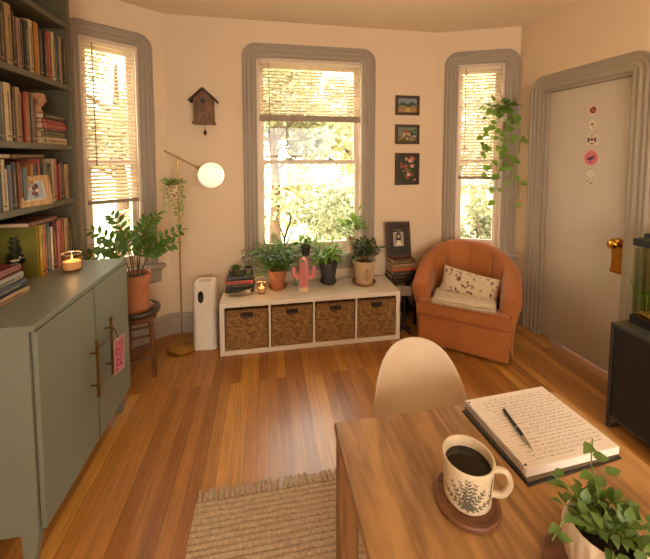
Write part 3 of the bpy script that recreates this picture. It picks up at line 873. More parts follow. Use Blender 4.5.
def jar_candle(x, y, z, r, h, label, s=1.0):
    c = empty('jar_candle', (x, y, z), 0, label, 'candle')
    MB().lathe([(0, 0), (r * .96, 0), (r, 0.004), (r, h), (r - 0.0025, h), (r - 0.0025, 0.010), (0, 0.010)], 32).build('glass_jar', glass('jar_glass', (0.93, 0.88, 0.80, 1), 0.17), c)
    wx = MB().lathe([(0, 0.011), (r - 0.005, 0.011), (r - 0.005, h * .55), (r - 0.009, h * .57), (0, h * .56)], 28).build('wax', mat('candle_wax', '#e2b98c', 0.5, var=0.03, emit='#ff9a4a', estr=0.22), c)
    MB().tube([(cos(2 * pi * k / 32) * (r - .001), sin(2 * pi * k / 32) * (r - .001), h) for k in range(33)], .0014, 6).build('jar_rim', mat('rim_glass', '#d8c8b0', .15, var=0), c)
    MB().bar((0, 0, h * .55), (0.0005, 0, h * .55 + 0.010), 0.0009, 6).build('wick', BLACK, c)
    MB().lathe([(0, h * .55 + .006), (0.0028 * s, h * .55 + 0.010), (0.0036 * s, h * .55 + 0.015), (0.002 * s, h * .55 + 0.024), (0, h * .55 + 0.033)], 12).build('flame', mat('flame', '#ffd890', 0.5, emit='#ffc070', estr=14), c)
    light('candle_light', 'POINT', (x, y, z + h * .55 + 0.04), 0.45, (1, 0.55, 0.22), shadow_soft_size=0.012)
    return c
jar_candle(-1.035, 1.985, 0.95, 0.046, 0.092, 'lit tea-coloured candle in a clear glass on the sage cabinet')

# photo frame on third shelf
WF = wood('pale_oak_frame', '#8f6a3f', '#b98e5c', 0.5, 'Z', 20)
pf = empty('photo_frame', (-1.112, 1.865, 1.32), radians(74), 'pale wood photo frame with a flower picture standing on the third shelf', 'photo frame')
def rect_frame(parent, w, h, b, dep, m, name='frame', M=None):
    f = MB()
    f.box((-w / 2, 0, 0), (-w / 2 + b, dep, h), 0, M); f.box((w / 2 - b, 0, 0), (w / 2, dep, h), 0, M)
    f.box((-w / 2 + b, 0, 0), (w / 2 - b, dep, b), 0, M); f.box((-w / 2 + b, 0, h - b), (w / 2 - b, dep, h), 0, M)
    return f.build(name, m, parent, bevel=0.002)
Mt = Matrix.Rotation(radians(-10), 4, 'X')
rect_frame(pf, 0.178, 0.150, 0.026, 0.014, WF, M=Mt)
def quads(parent, name, items, M=None, y0=0.006):
    """flat printed picture: list of (poly[(x,z)], colour) stacked by hairlines"""
    mb = MB(); ms = []; yy = y0
    for i, (poly, c) in enumerate(items):
        mm = mat('print_' + c.strip('#'), c, 0.7, var=0.06, scale=60)
        if mm not in ms: ms.append(mm)
        vs = [(x, yy, z) for x, z in poly]
        mb.add(vs, [tuple(range(len(vs)))], ms.index(mm), M)
        yy -= 0.00012
    return mb.build(name, ms, parent)
def rc(x0, z0, x1, z1): return [(x0, z0), (x1, z0), (x1, z1), (x0, z1)]
def blob(x, z, r, n=9, rng=random.Random(3), sq=1.0): return [(x + r * rng.uniform(.75, 1.1) * cos(2 * pi * k / n), z + sq * r * rng.uniform(.75, 1.1) * sin(2 * pi * k / n)) for k in range(n)]
it = [(rc(-.068, .025, .068, .126), '#b9aa97'), (rc(-.045, .035, .05, .116), '#8f9aa0')]
rng = random.Random(9)
for k in range(12): it.append((blob(0.0 + rng.gauss(0, .018), .085 + rng.gauss(0, .014), rng.uniform(.008, .014), rng=rng), rng.choice(['#6b3f38', '#3d2a28', '#a8746a', '#c9a79a'])))
it.append((rc(-.001, .04, .002, .08), '#6a5b44'))
quads(pf, 'picture', it, Mt)
MB().box((-0.012, 0.052, 0.0), (0.012, 0.055, 0.10), 0, Matrix.Rotation(radians(11), 4, 'X')).build('easel_back', BLACK, pf)

# head-shaped planter on the six lying books
hv = empty('head_planter', (-1.165, 1.985, zt6), radians(-50), 'small clay head-shaped planter with a spiky green plant on the lying books', 'planter')
h = MB()
h.lathe([(0, 0), (0.022, 0), (0.024, 0.008), (0.017, 0.022), (0.018, 0.03), (0.030, 0.045), (0.036, 0.065), (0.037, 0.085), (0.034, 0.098), (0.029, 0.098), (0.026, 0.085), (0, 0.085)], 28)
h.ball((0.036, 0, 0.062), (0.008, 0.006, 0.011), 10); h.ball((0.033, 0, 0.047), (0.006, 0.009, 0.004), 10)
h.ball((0.004, 0.036, 0.066), (0.007, 0.005, 0.011), 10); h.ball((0.004, -0.036, 0.066), (0.007, 0.005, 0.011), 10)
h.ball((0.033, 0.013, 0.072), (0.003, 0.005, 0.003), 8); h.ball((0.033, -0.013, 0.072), (0.003, 0.005, 0.003), 8)
h.build('head_pot', mat('pale_clay', '#a1734f', 0.7), hv)
sp = MB(); rng = random.Random(2)
for k in range(46):
    a = rng.uniform(0, 2 * pi); sp.leaf((cos(a) * .008, sin(a) * .008, 0.088), (cos(a) * rng.uniform(.5, 1.6), sin(a) * rng.uniform(.5, 1.6), rng.uniform(.3, 1.1)), (0, 0, 1), rng.uniform(.03, .055), .006, .45)
sp.build('leaves', GREEN3, hv)

# ================================================================== STOOL + ZZ PLANT
DW = wood('dark_stool_wood', '#3d2210', '#6e4020', 0.5, 'Z', 14)
sl_ = empty('plant_stool', (-0.90, 2.53, 0), radians(18), 'round dark wooden plant stool with turned legs beside the cabinet', 'stool')
MB().lathe([(0, .44), (0.10, .44), (.128, .45), (.135, .462), (.135, .475), (.128, .486), (.112, .486), (.108, .478), (0, .478)], 40).build('seat', wood('stool_seat_wood', '#2a1a10', '#4e3220', 0.45, 'X', 10), sl_)
for k in range(4):
    a = pi / 4 + k * pi / 2
    l = MB(); top = V((cos(a) * .095, sin(a) * .095, .445)); bot = V((cos(a) * .118, sin(a) * .118, 0))
    pr = [(0, .014), (.08, .016), (.1, .019), (.16, .019), (.3, .015), (.45, .018), (.6, .015), (.8, .0135), (.93, .016), (1, .012)]
    l.tube([top.lerp(bot, t) for t, r in pr], [r for t, r in pr], 12); l.build('leg', DW, sl_)
for zz in (.14, .30):
    for k in range(4):
        a = pi / 4 + k * pi / 2; b = a + pi / 2; f = zz / .445; rr = .118 - .023 * f
        MB().bar((cos(a) * rr, sin(a) * rr, zz), (cos(b) * rr, sin(b) * rr, zz), 0.0085, 10).build('stretcher', DW, sl_)
ap_ = MB(); ap_.lathe([(.098, .405), (.106, .405), (.106, .44), (.098, .44), (.098, .405)], 32); ap_.build('apron', DW, sl_)

zz = empty('zz_plant', (-0.915, 2.515, 0.478), 0, 'leafy green houseplant in a large terracotta pot on the dark stool', 'houseplant')
saucer(zz, 0.105, TERRA, 0.022)
pz = pot(zz, 0.074, 0.092, 0.258, TERRA, 0.05, 0.008); pz.location.z = 0.005
S, L = MB(), MB(); rng = random.Random(11)
ends = [(-.28, .0, .52), (-.33, -.05, .37), (-.17, .04, .62), (-.05, -.04, .50), (.08, .02, .58), (.18, -.04, .62), (.28, -.03, .42), (.32, .02, .50), (-.20, -.08, .44), (.15, -.1, .44)]
for (ex, ey, ez) in ends:
    b = V((ex * .12, ey * .15, .24)); c = V((ex * .25, ey * .3, .27 + (ez - .2) * .75))
    pinnate(S, L, bez(b, c, (ex * .92, ey, ez + .05), 10), 6, .074, .036, .45, rng=rng, r=.0042, curl=.12, spread=.8, up=(.35, -1, .35))
S.build('stems', TWIG, zz); L.build('leaves', GREEN, zz)

# ================================================================== FLOOR LAMP + AIR PURIFIER
fl = empty('floor_lamp', (-0.685, 2.80, 0), 0, 'slim brass floor lamp with a glowing white globe on its tilted arm', 'lamp')
MB().lathe([(0, 0), (.112, 0), (.115, .006), (.115, .022), (.108, .030), (.012, .033), (.010, .036), (0, .036)], 44).build('base', BRASS, fl)
MB().bar((0, 0, .034), (0, 0, 1.545), 0.0068, 14).build('pole', BRASS, fl)
ar = V((.262, -0.03, -.138)).normalized()
pv = V((0.03, 0, 1.556)) - V((.03, 0, 0))
arm = MB().bar(pv - ar * .105, pv + ar * .17, .0048, 12).bar(pv - ar * .11, pv - ar * .10, .0075, 12).build('arm', BRASS, fl)
MB().ball(pv, .011, 12).bar(pv + V((0, 0, -.03)), pv, .0082, 12).build('pivot', BRASS, fl)
gc = pv + ar * .292 + V((0, 0, -.004))
MB().bar(pv + ar * .162, pv + ar * .187, .014, 16).build('socket', BRASS, fl)
MB().ball(gc, .100, 40).build('globe', mat('opal_glass', '#fff0dc', 0.3, var=0.0, emit='#ffe4c4', estr=1.0), fl)

# small trailing plant hung from the lamp
hp = empty('hanging_planter', (-0.700, 2.775, 1.24), 0, 'small pale basket planter with trailing plant hung from the floor lamp', 'houseplant')
MB().lathe([(0, 0), (.036, 0), (.052, .03), (.058, .075), (.060, .105), (.055, .105), (.050, .08), (0, .08)], 28, (0, -.062, 0)).build('pot', speckle('basket_pot', '#94784f', '#d8c49c', 60), hp)
MB().lathe([(.049, .09), (0, .095)], 18, (0, -.062, 0)).build('soil', SOIL, hp)
cd = MB()
for a in (0.3, 2.4, 4.5): cd.bar((cos(a) * .053, -.062 + sin(a) * .053, .10), (0.008, -.012, .30), .0009, 5)
cd.build('cords', mat('twine', '#b59a6d', 0.9), hp)
S, L = MB(), MB(); rng = random.Random(21)
bush(S, L, (0, -.062, .10), .09, .055, 18, 5, .028, .021, rng, heart=True)
for k in range(13):
    a = 2 * pi * k / 13 + rng.uniform(-.2, .2); ln = rng.choice([.1, .14, .18, .24, .30, .34]) if cos(a) > -.3 else rng.choice([.1, .15, .2])
    if sin(a) < -.45: continue
    o = V((cos(a), sin(a), 0)); b = V((0, -.062, .1))
    path = bez(b + o * .04, b + o * .085, b + o * .062 + V((0, 0, -.06)), 4) + [b + o * (.062 + .008 * sin(j * 1.3 + k)) + V((.004 * sin(j + k), 0, -.06 - ln * j / 7)) for j in range(1, 8)]
    vine(S, L, path, int(5 + ln * 30), .026, .021, rng, r=.0009, out=o)
S.build('stems', GREEN4, hp); L.build('leaves', GREEN4, hp)

ap = empty('air_purifier', (-0.500, 2.83, 0), radians(-6), 'slim white tower air purifier with a dark oval panel beside the storage bench', 'air purifier')
WHITE = mat('white_plastic', '#ded0bd', 0.35, var=0.01)
def rrect(w, d, r, n=6):
    out = []
    for cx, cy, a0 in ((w - r, d - r, 0), (-w + r, d - r, pi / 2), (-w + r, -d + r, pi), (w - r, -d + r, 3 * pi / 2)):
        for k in range(n + 1):
            a = a0 + pi / 2 * k / n; out.append((cx + r * cos(a), cy + r * sin(a)))
    return out
def loft(secs):
    mb = MB(); n = len(secs[0][0]); vs = []; fs = []
    for poly, z in secs:
        vs += [(x, y, z(x, y) if callable(z) else z) for x, y in poly]
    for i in range(len(secs) - 1):
        for k in range(n):
            a = i * n + k; b = i * n + (k + 1) % n; fs.append((a, b, b + n, a + n))
    fs.append(tuple(range(n - 1, -1, -1))); fs.append(tuple((len(secs) - 1) * n + k for k in range(n)))
    return mb.add(vs, fs)
tl = lambda x, y: .545 + .06 * y * 1.0
loft([(rrect(.100, .085, .05), 0), (rrect(.103, .088, .05), .006), (rrect(.100, .085, .05), .020), (rrect(.094, .080, .045), .026), (rrect(.086, .074, .04), .50), (rrect(.084, .072, .04), .535), (rrect(.078, .066, .036), tl)]).build('body', WHITE, ap, angle=40)
# seam ring and dark oval control panel on the front
Mo = Matrix.Translation((-0.018, -.0775, .438)) @ Matrix.Rotation(radians(90), 4, 'X')
ov = [(0.022 * cos(a) * 1.0, 0.048 * (abs(sin(a)) ** .8) * (1 if sin(a) > 0 else -1)) for a in [2 * pi * k / 32 for k in range(32)]]
MB().prism(ov, -.006, .002, M=Mo).build('control_panel', BLACK, ap)
MB().prism([(x * .38, z * .3 - .012) for x, z in ov], .002, .0026, M=Mo).build('button', mat('panel_button', '#3b3a3a', 0.3), ap)
gr_ = MB()
for k in range(5): gr_.box((-.05, -.03 + k * .014, .5435 + (-.03 + k * .014) * .06 - .001), (.05, -.026 + k * .014, .5465 + (-.03 + k * .014) * .06))
gr_.build('top_grille', mat('grille_grey', '#a79c8c', 0.5), ap)

# ================================================================== STORAGE BENCH + BASKETS
BW = mat('white_laminate', '#ddd0bc', 0.35, var=0.012, scale=4)
BX0, BX1, BY0, BY1, BH = -0.368, 1.116, 2.635, 3.03, 0.42
bn = empty('storage_bench', ((BX0 + BX1) / 2, (BY0 + BY1) / 2, 0), 0, 'low white cube storage bench under the middle window', 'storage bench')
hw = (BX1 - BX0) / 2; hd = (BY1 - BY0) / 2; t = .036
MB().box((-hw, -hd, BH - t), (hw, hd, BH)).build('top_board', BW, bn, bevel=.0015)
MB().box((-hw + t, -hd, 0), (hw - t, hd, t)).build('bottom_board', BW, bn, bevel=.0015)
for s in (-1, 1):
    x = -hw if s < 0 else hw - t
    MB().box((x, -hd, 0), (x + t, hd, BH - t)).build('side_board', BW, bn, bevel=.0015)
cw = (2 * hw - 2 * t - 3 * .017) / 4
for k in range(1, 4):
    x = -hw + t + k * cw + (k - 1) * .017
    MB().box((x, -hd + .001, t), (x + .017, hd, BH - t)).build('divider', BW, bn, bevel=.001)
MB().box((-hw + t, hd - .004, t), (hw - t, hd - .001, BH - t)).build('back_panel', BW, bn)
WICK = wicker_mat()
RIMW = mat('basket_rim', '#5a3818', 0.8, var=0.2)
def make_basket():
    b = empty('wicker_basket', (0, 0, t))
    w = cw / 2 - .008; dd = .17; h = .325
    m = MB(); th = .012; hx, hz0, hz1 = .046, .262, .298
    # front panel with the hand hole
    m.box((-w, -dd, 0), (-hx, -dd + th, h)); m.box((hx, -dd, 0), (w, -dd + th, h)); m.box((-hx, -dd, 0), (hx, -dd + th, hz0)); m.box((-hx, -dd, hz1), (hx, -dd + th, h))
    m.box((-w, dd - th, 0), (w, dd, h)); m.box((-w, -dd + th, 0), (-w + th, dd - th, h)); m.box((w - th, -dd + th, 0), (w, dd - th, h)); m.box((-w + th, -dd + th, 0), (w - th, dd - th, th))
    m.build('woven_body', WICK, b, weld=False)
    r = MB()
    r.bar((-w, -dd, h), (w, -dd, h), .006, 8); r.bar((-w, dd, h), (w, dd, h), .006, 8); r.bar((-w, -dd, h), (-w, dd, h), .006, 8); r.bar((w, -dd, h), (w, dd, h), .006, 8)
    r.build('rim', RIMW, b)
    hh = MB(); y = -dd - .001
    hh.tube([(-hx, y, hz0), (hx, y, hz0), (hx, y, hz1), (-hx, y, hz1), (-hx, y, hz0)], .004, 6)
    hh.build('handle_surround', RIMW, b)
    MB().box((-hx, -dd + th, hz0 - .01), (hx, -dd + th + .002, hz1 + .01)).build('hand_hole_shade', BLACK, b)  # black sheet put behind the hand hole to stand for shade inside
    return b
proto = make_basket()
for k in range(4):
    b = proto if k == 0 else dup(proto)
    b.location = ((BX0 + BX1) / 2 - hw + t + k * (cw + .017) + cw / 2, BY0 + .006 + .17, t)
    tag(b, ['seagrass basket in the leftmost cube of the white bench, nearest the air purifier', 'seagrass basket in the second cube from the left, below the terracotta pot',
            'seagrass basket in the third cube from the left, right of the cactus figure', 'seagrass basket in the rightmost cube of the white bench, nearest the armchair'][k], 'basket', 'baskets in the white bench')

# --- things on the bench
z = BH
for i, (c, L_, D, tt, dx) in enumerate([('black', 0.235, .165, .036, 0), ('charcoal', .225, .16, .034, .004), ('orange-red', .23, .165, .030, -.004), ('navy', .205, .155, .034, .002)]):
    b = book(c, tt, L_, D, '%s book, %s the stack left on the white bench' % (c, ['lowest of', 'second from the bottom of', 'second from the top of', 'topmost of'][i]), 'book stack at the left end of the bench', 60 + i)
    b.rotation_mode = 'QUATERNION'
    q = Quaternion((0, 0, 1), radians(-90 + (i * 5 % 4 - 1))) @ Quaternion((1, 0, 0), radians(-90))
    b.rotation_quaternion = q
    b.location = V((-.228, 2.925, z + tt)) + Quaternion((0, 0, 1), radians(-90 + (i * 5 % 4 - 1))) @ V((D / 2, -L_ / 2, 0)) + V((dx, 0, 0))
    z += tt + .0005
zs = z
def rosette(name, x, y, z, r, h, potm, label, seed, leafm=GREEN, n=26, ll=.05, lw=.016, rz=0):
    rng = random.Random(seed); e = empty(name, (x, y, z), rz, label, 'houseplant')
    pot(e, r * .75, r, h, potm, .012, .003)
    L = MB()
    for k in range(n):
        a = k * 2.4; f = k / n
        L.leaf((cos(a) * .006, sin(a) * .006, h - .012), (cos(a), sin(a), 1.5 - 1.5 * f + rng.uniform(-.1, .2)), (0, 0, 1) if f > .1 else (cos(a), sin(a), .5), ll * (.6 + .5 * f), lw, .3)
    L.build('leaves', leafm, e)
    return e
rosette('potted_succulent', -.262, 2.90, zs, .030, .062, mat('brown_clay', '#5d4030', .7), 'small spiky succulent in a brown pot on the left bench book stack', 3, GREEN, 34, .062, .016)
rosette('potted_succulent', -.160, 2.925, zs, .026, .045, mat('pink_clay', '#a08072', .6), 'tiny leafy succulent in a pale pot on the right of the book stack', 4, GREEN3, 30, .055, .016)
# driftwood and shell cluster
dr = empty('driftwood', (-.205, 2.775, BH), radians(8), 'weathered driftwood and shell piece lying in front of the book stack', 'driftwood')
m_ = MB(); rng = random.Random(8)
m_.tube([(-.10, 0, .010), (-.05, .008, .014), (0, -.004, .018), (.05, .004, .016), (.10, 0, .010)], [.006, .011, .013, .011, .006], 8)
m_.tube([(-.03, .01, .012), (.02, .02, .026), (.06, .014, .034), (.085, .018, .05)], [.009, .010, .008, .003], 8)
m_.tube([(-.06, -.012, .008), (-.02, -.018, .012), (.05, -.016, .010), (.09, -.02, .012)], [.005, .008, .008, .004], 8)
m_.build('branch', mat('driftwood', '#8a7256', .85, var=.3, scale=30, bump=.5), dr)
sh = MB()
for k in range(7):
    a = -0.9 + 1.8 * k / 6
    sh.leaf((-.055, -.004, .022), (sin(a) * 1.0 - .5, -cos(a) * .7, .35), (0, 0, 1), .05, .018, .1)
sh.ball((.045, -.004, .030), (.026, .018, .018), 12)
sh.build('shell', mat('pale_shell', '#bfa98f', .5, var=.2, scale=60), dr)
jar_candle(-.047, 2.80, BH, .034, .085, 'lit candle in a glass jar on the white bench beside the book stack')

# big bushy plant in terracotta
fp = empty('potted_foliage_plant', (.092, 2.885, BH), 0, 'bushy green plant with tall sprigs in a terracotta pot behind the candle', 'houseplant')
saucer(fp, .082, TERRA, .024)
pz = pot(fp, .055, .074, .165, TERRA, .035, .006); pz.location.z = .004
S, L = MB(), MB(); rng = random.Random(31)
bush(S, L, (0, -.01, .15), .23, .25, 38, 12, .052, .025, rng, curl=.3, start=.15)
for (ex, ey, ez) in [(-.18, -.02, .40), (-.29, -.02, .34), (-.10, 0, .42), (-.03, .02, .46), (.02, -.03, .42), (-.24, -.02, .25), (.14, -.02, .38), (-.33, -.03, .16), (.2, 0, .28)]:
    pinnate(S, L, bez((ex * .1, ey, .15), (ex * .3, ey * .5, ez * .8), (ex, min(ey, .02), ez), 9), 10, .040, .016, .3, rng=rng, r=.002, up=(0, -1, .3))
S.build('stems', STEM, fp); L.build('leaves', GREEN, fp)
tw = MB()
tw.tube([(.05, 0, .14), (.06, .0, .30), (.058, .005, .44), (.035, .0, .50), (.03, 0, .53)], [.006, .007, .007, .006, .004], 8)
tw.tube([(.058, .004, .42), (.08, 0, .50), (.105, 0, .56), (.118, 0, .62), (.100, 0, .655), (.075, 0, .64)], [.008, .009, .008, .008, .007, .004], 8)
tw.tube([(.06, 0, .36), (.10, .0, .43), (.125, 0, .50)], [.006, .006, .004], 8)
tw.build('twisted_stem', mat('cactus_stem', '#4f5a33', .6), fp)

# pink cactus figure
pc = empty('cactus_ornament', (.308, 2.80, BH), 0, 'pink ceramic cactus ornament with two arms on a cream base', 'ornament')
MB().lathe([(0, 0), (.047, 0), (.050, .006), (.046, .024), (.036, .034), (0, .036)], 30).build('base', mat('cream_ceramic', '#cdb089', .5), pc)
rib = lambda a, z: 1 + .07 * cos(a * 10)
m_ = MB()
def ribtube(m_, path, rs, seg=40):
    path = [V(p) for p in path]; u = V((0, 1, 0)); vs = []; fs = []
    for i, p in enumerate(path):
        t_ = (path[min(i + 1, len(path) - 1)] - path[max(i - 1, 0)]).normalized(); w = t_.cross(u).normalized()
        for k in range(seg):
            a = 2 * pi * k / seg; r = rs[i] * (1 + .08 * cos(a * 10)); vs.append(p + (w * cos(a) + u * sin(a)) * r)
    for i in range(len(path) - 1):
        for k in range(seg):
            a = i * seg + k; b = i * seg + (k + 1) % seg; fs.append((a, b, b + seg, a + seg))
    fs.append(tuple((len(path) - 1) * seg + k for k in range(seg))); m_.add(vs, fs)
PINK = mat('pink_glaze', '#cb7c78', .4, var=.06)
ribtube(m_, [(0, 0, .03), (0, 0, .08), (0, 0, .16), (0, 0, .235), (0, 0, .262), (0, 0, .278), (0, 0, .286)], [.034, .038, .040, .038, .032, .020, .002])
m_.build('stem', PINK, pc)
for s in (-1, 1):
    m_ = MB(); h0 = .115 if s < 0 else .105
    ribtube(m_, [(s * .025, 0, h0), (s * .055, 0, h0 + .004), (s * .078, 0, h0 + .018), (s * .086, 0, h0 + .045), (s * .086, 0, h0 + .075), (s * .085, 0, h0 + .092), (s * .085, 0, h0 + .098)], [.016, .018, .020, .020, .018, .011, .001], 30)
    m_.build('arm', PINK, pc)
dt = MB()
for k in range(6):
    for xo in (-.013, .0, .013): dt.ball((xo, -.0385 + abs(xo) * .15, .06 + k * .034 + (.01 if xo == 0 else 0)), .0022, 6)
dt.build('spots', mat('dark_rose', '#7d3238', .5), pc)

# little green bottle
gb = MB().lathe([(0, 0), (.014, 0), (.015, .004), (.015, .030), (.006, .042), (.006, .055), (.007, .056), (0.004, .056)], 18).build('glass_bottle', mat('green_glass', '#2f4a2c', .15, spec=.8), None, (.245, 2.92, BH))
tag(gb, 'tiny dark green bottle on the bench behind the pink cactus', 'bottle')

# dark grey pot plant
dp = empty('potted_pothos', (.548, 2.93, BH), 0, 'leafy plant in a dark grey pot with saucer in the middle of the bench', 'houseplant')
DG = mat('charcoal_ceramic', '#3a3733', .5, var=.06)
saucer(dp, .078, DG, .022); pz = pot(dp, .058, .080, .195, DG, .03, .005); pz.location.z = .004
S, L = MB(), MB(); rng = random.Random(41)
bush(S, L, (0, -.01, .18), .15, .16, 20, 6, .066, .038, rng, heart=True, curl=.3)
for (ex, ez) in [(-.05, .34), (.03, .36), (.11, .27)]:
    pinnate(S, L, bez((0, 0, .18), (ex * .2, 0, ez * .8), (ex, 0, ez), 8), 3, .058, .026, .5, rng=rng, r=.0022)
S.build('stems', STEM, dp); L.build('leaves', GREEN2, dp)

# beige face pot with emblem
bp = empty('potted_rubber_plant', (.862, 2.86, BH), 0, 'dark-leaved plant in a beige pot with a leaf emblem and saucer', 'houseplant')
BEI = mat('beige_ceramic', '#bd9c74', .6, var=.08)
saucer(bp, .108, mat('tan_saucer', '#9a6f44', .6), .026)
pz = pot(bp, .078, .098, .215, BEI, .04, .005); pz.location.z = .005
em = MB()
def onpot(x, z): # emblem strokes follow the pot wall
    r = .078 + .020 * (z / .215) + .003
    a = -pi / 2 + x / r
    return (r * cos(a), r * sin(a), z + .005)
def stroke(pts, r=.0016): em.tube([onpot(x, z) for x, z in pts], r, 5)
stroke([(0, .05), (-.022, .08), (-.028, .105), (-.018, .135), (0, .155), (.018, .135), (.028, .105), (.022, .08), (0, .05)], .0022)
for k in range(4): zq = .075 + k * .018; stroke([(0, zq), (-.016 + k * .002, zq + .014)]); stroke([(0, zq), (.016 - k * .002, zq + .014)])
stroke([(0, .04), (0, .15)])
em.build('leaf_emblem', mat('emblem_brown', '#4e3a22', .7), bp)
S, L = MB(), MB(); rng = random.Random(51)
bush(S, L, (0, -.01, .2), .16, .21, 20, 8, .070, .025, rng, curl=.25, start=.25)
S.build('stems', TWIG, bp); L.build('leaves', GREEN3, bp)

# two on the sill
s1 = empty('potted_pothos', (.352, 3.025, ZB), 0, 'small round-leaved plant in a tiny dark pot on the middle window sill', 'houseplant')
pot(s1, .036, .046, .085, mat('dark_pot', '#2f2820', .6), .016, .003)
S, L = MB(), MB(); rng = random.Random(61)
bush(S, L, (0, -.005, .075), .13, .085, 12, 3, .062, .044, rng, heart=True, curl=.2)
S.build('stems', STEM, s1); L.build('leaves', GREEN2, s1)
s2 = empty('potted_pothos', (.792, 3.02, ZB), 0, 'bright broad-leaved plant in a cream pot at the right of the window sill', 'houseplant')
pot(s2, .044, .056, .135, mat('cream_pot', '#c7ab88', .6, var=.06), .02, .003)
S, L = MB(), MB(); rng = random.Random(71)
bush(S, L, (-.01, -.02, .13), .16, .20, 13, 3, .080, .05, rng, heart=True, curl=.15, start=.45)
pinnate(S, L, bez((0, 0, .12), (.02, -.01, .3), (.06, -.02, .40), 8), 2, .07, .04, .7, rng=rng, r=.002)
S.build('stems', STEM, s2); L.build('leaves', GREEN2, s2)

# ================================================================== WALL THINGS
Fd = wood('dark_frame_wood', '#24140b', '#4a2b18', 0.4, 'X', 20)
def wall_picture(x0, x1, z0, z1, label, items, bw=.026):
    e = empty('framed_picture', ((x0 + x1) / 2, 3.058, z0), 0, label, 'picture', 'three small pictures beside the middle window')
    rect_frame(e, x1 - x0, z1 - z0, bw, .022, Fd)
    MB().box((-(x1 - x0) / 2 + bw * .7, .012, bw * .7), ((x1 - x0) / 2 - bw * .7, .020, z1 - z0 - bw * .7)).build('backing', BLACK, e)
    quads(e, 'painting', items, None, .0115)
rng = random.Random(12)
w, h = .236 / 2 - .024, .184
it = [(rc(-w, .024, w, h - .024), '#7d8a86'), ([(-w, .10), (-.05, .125), (0, .105), (.05, .13), (w, .10), (w, .08), (-w, .08)], '#3f5150'), (rc(-w, .024, w, .09), '#8a7a44'),
      ([(-w, .024), (w, .024), (w, .055), (0, .07), (-w, .045)], '#a5793f'), ([(-.03, .024), (.03, .024), (.02, .07), (.012, .09)], '#c2a05c')]
for k in range(8): it.append((blob(rng.uniform(-w, w) * .85, .085 + rng.uniform(-.01, .012), rng.uniform(.006, .012), rng=rng), '#2d3a22'))
wall_picture(1.226, 1.468, 1.963, 2.147, 'topmost small framed painting, a landscape with hills and a path', it)
it = [(rc(-w, .024, w, h - .02), '#6d7a62'), (rc(-w, .024, w, .075), '#5d6030'), ([(-.05, .07), (.03, .07), (.03, .11), (-.05, .11)], '#b9936a'), ([(-.06, .11), (.04, .11), (.02, .135), (-.045, .135)], '#8a4a34'), (rc(-.015, .07, -.002, .095), '#3c2a1c')]
for k in range(16): it.append((blob(rng.uniform(-w, w) * .88, rng.uniform(.035, .08), rng.uniform(.005, .011), rng=rng), rng.choice(['#c79a8a', '#b9685a', '#38401e', '#cbb58a'])))
for k in range(7): it.append((blob(rng.uniform(.03, w) * .9, rng.uniform(.09, .15), rng.uniform(.010, .015), rng=rng), '#2f3d20'))
wall_picture(1.227, 1.471, 1.684, 1.872, 'middle small framed painting, a pink cottage and garden', it)
h = .309
it = [(rc(-w, .024, w, h - .024), '#2f3420')]
for k in range(26):
    x, z_ = rng.uniform(-w, w) * .85, rng.uniform(.045, h - .045)
    it.append((blob(x, z_, rng.uniform(.010, .022), rng=rng), rng.choice(['#b46a52', '#c98a70', '#d0a48a', '#9a4a38', '#5b6a34'])))
wall_picture(1.230, 1.476, 1.290, 1.599, 'lowest and tallest framed painting, pink blossoms on a dark ground', it)

# birdhouse clock
bh = empty('birdhouse', (-.515, 3.08, 1.85), 0, 'brown wooden birdhouse hanging on the wall above the floor lamp', 'birdhouse')
BHW = wood('birdhouse_wood', '#4e331c', '#7a522e', .6, 'Z', 16)
poly = [(-.078, 0), (.078, 0), (.078, .20), (0, .275), (-.078, .20)]
Mx = Matrix(((1, 0, 0, 0), (0, 0, -1, 0), (0, 1, 0, 0), (0, 0, 0, 1)))
MB().prism(poly, .002, .105, M=Mx).build('body', BHW, bh, bevel=.002)
MB().box((-.088, -.115, -.012), (.088, -.002, .010)).build('floor_board', BHW, bh, bevel=.002)
for s in (-1, 1):
    L_ = hypot(.115, .108)
    Mr = Matrix.Translation((0, 0, .285)) @ Matrix.Rotation(s * atan2(.108, .115), 4, 'Y')
    MB().box((0 if s > 0 else -L_, -.125, -.006), (L_ if s > 0 else 0, -.002, .008), 0, Mr).build('roof_panel', wood('roof_wood', '#2e190c', '#4e2d17', .6, 'X', 14), bh, bevel=.002)
MB().lathe([(0, 0), (.021, 0), (.021, .002), (0, .002)], 26, M=Matrix.Translation((0, -.105, .178)) @ Matrix.Rotation(radians(90), 4, 'X')).build('entrance_hole', BLACK, bh)
tw = MB(); tw.bar((-.038, -.108, .03), (.0, -.110, .085), .003, 6); tw.bar((.0, -.110, .085), (.03, -.108, .055), .003, 6); tw.bar((-.036, -.108, .082), (-.012, -.11, .058), .0022, 6); tw.build('twig_perch', mat('pale_twig', '#9b7b50', .7), bh)
pd = MB(); pd.bar((.004, -.05, -.012), (.004, -.05, -.065), .0024, 6)
pd.lathe([(0, -.108), (.010, -.095), (.015, -.08), (.010, -.066), (.002, -.055)], 14, (.004, -.05, 0)); pd.build('pendulum', wood('pendulum_wood', '#3a2212', '#5d3a20', .6, 'Z', 16), bh)

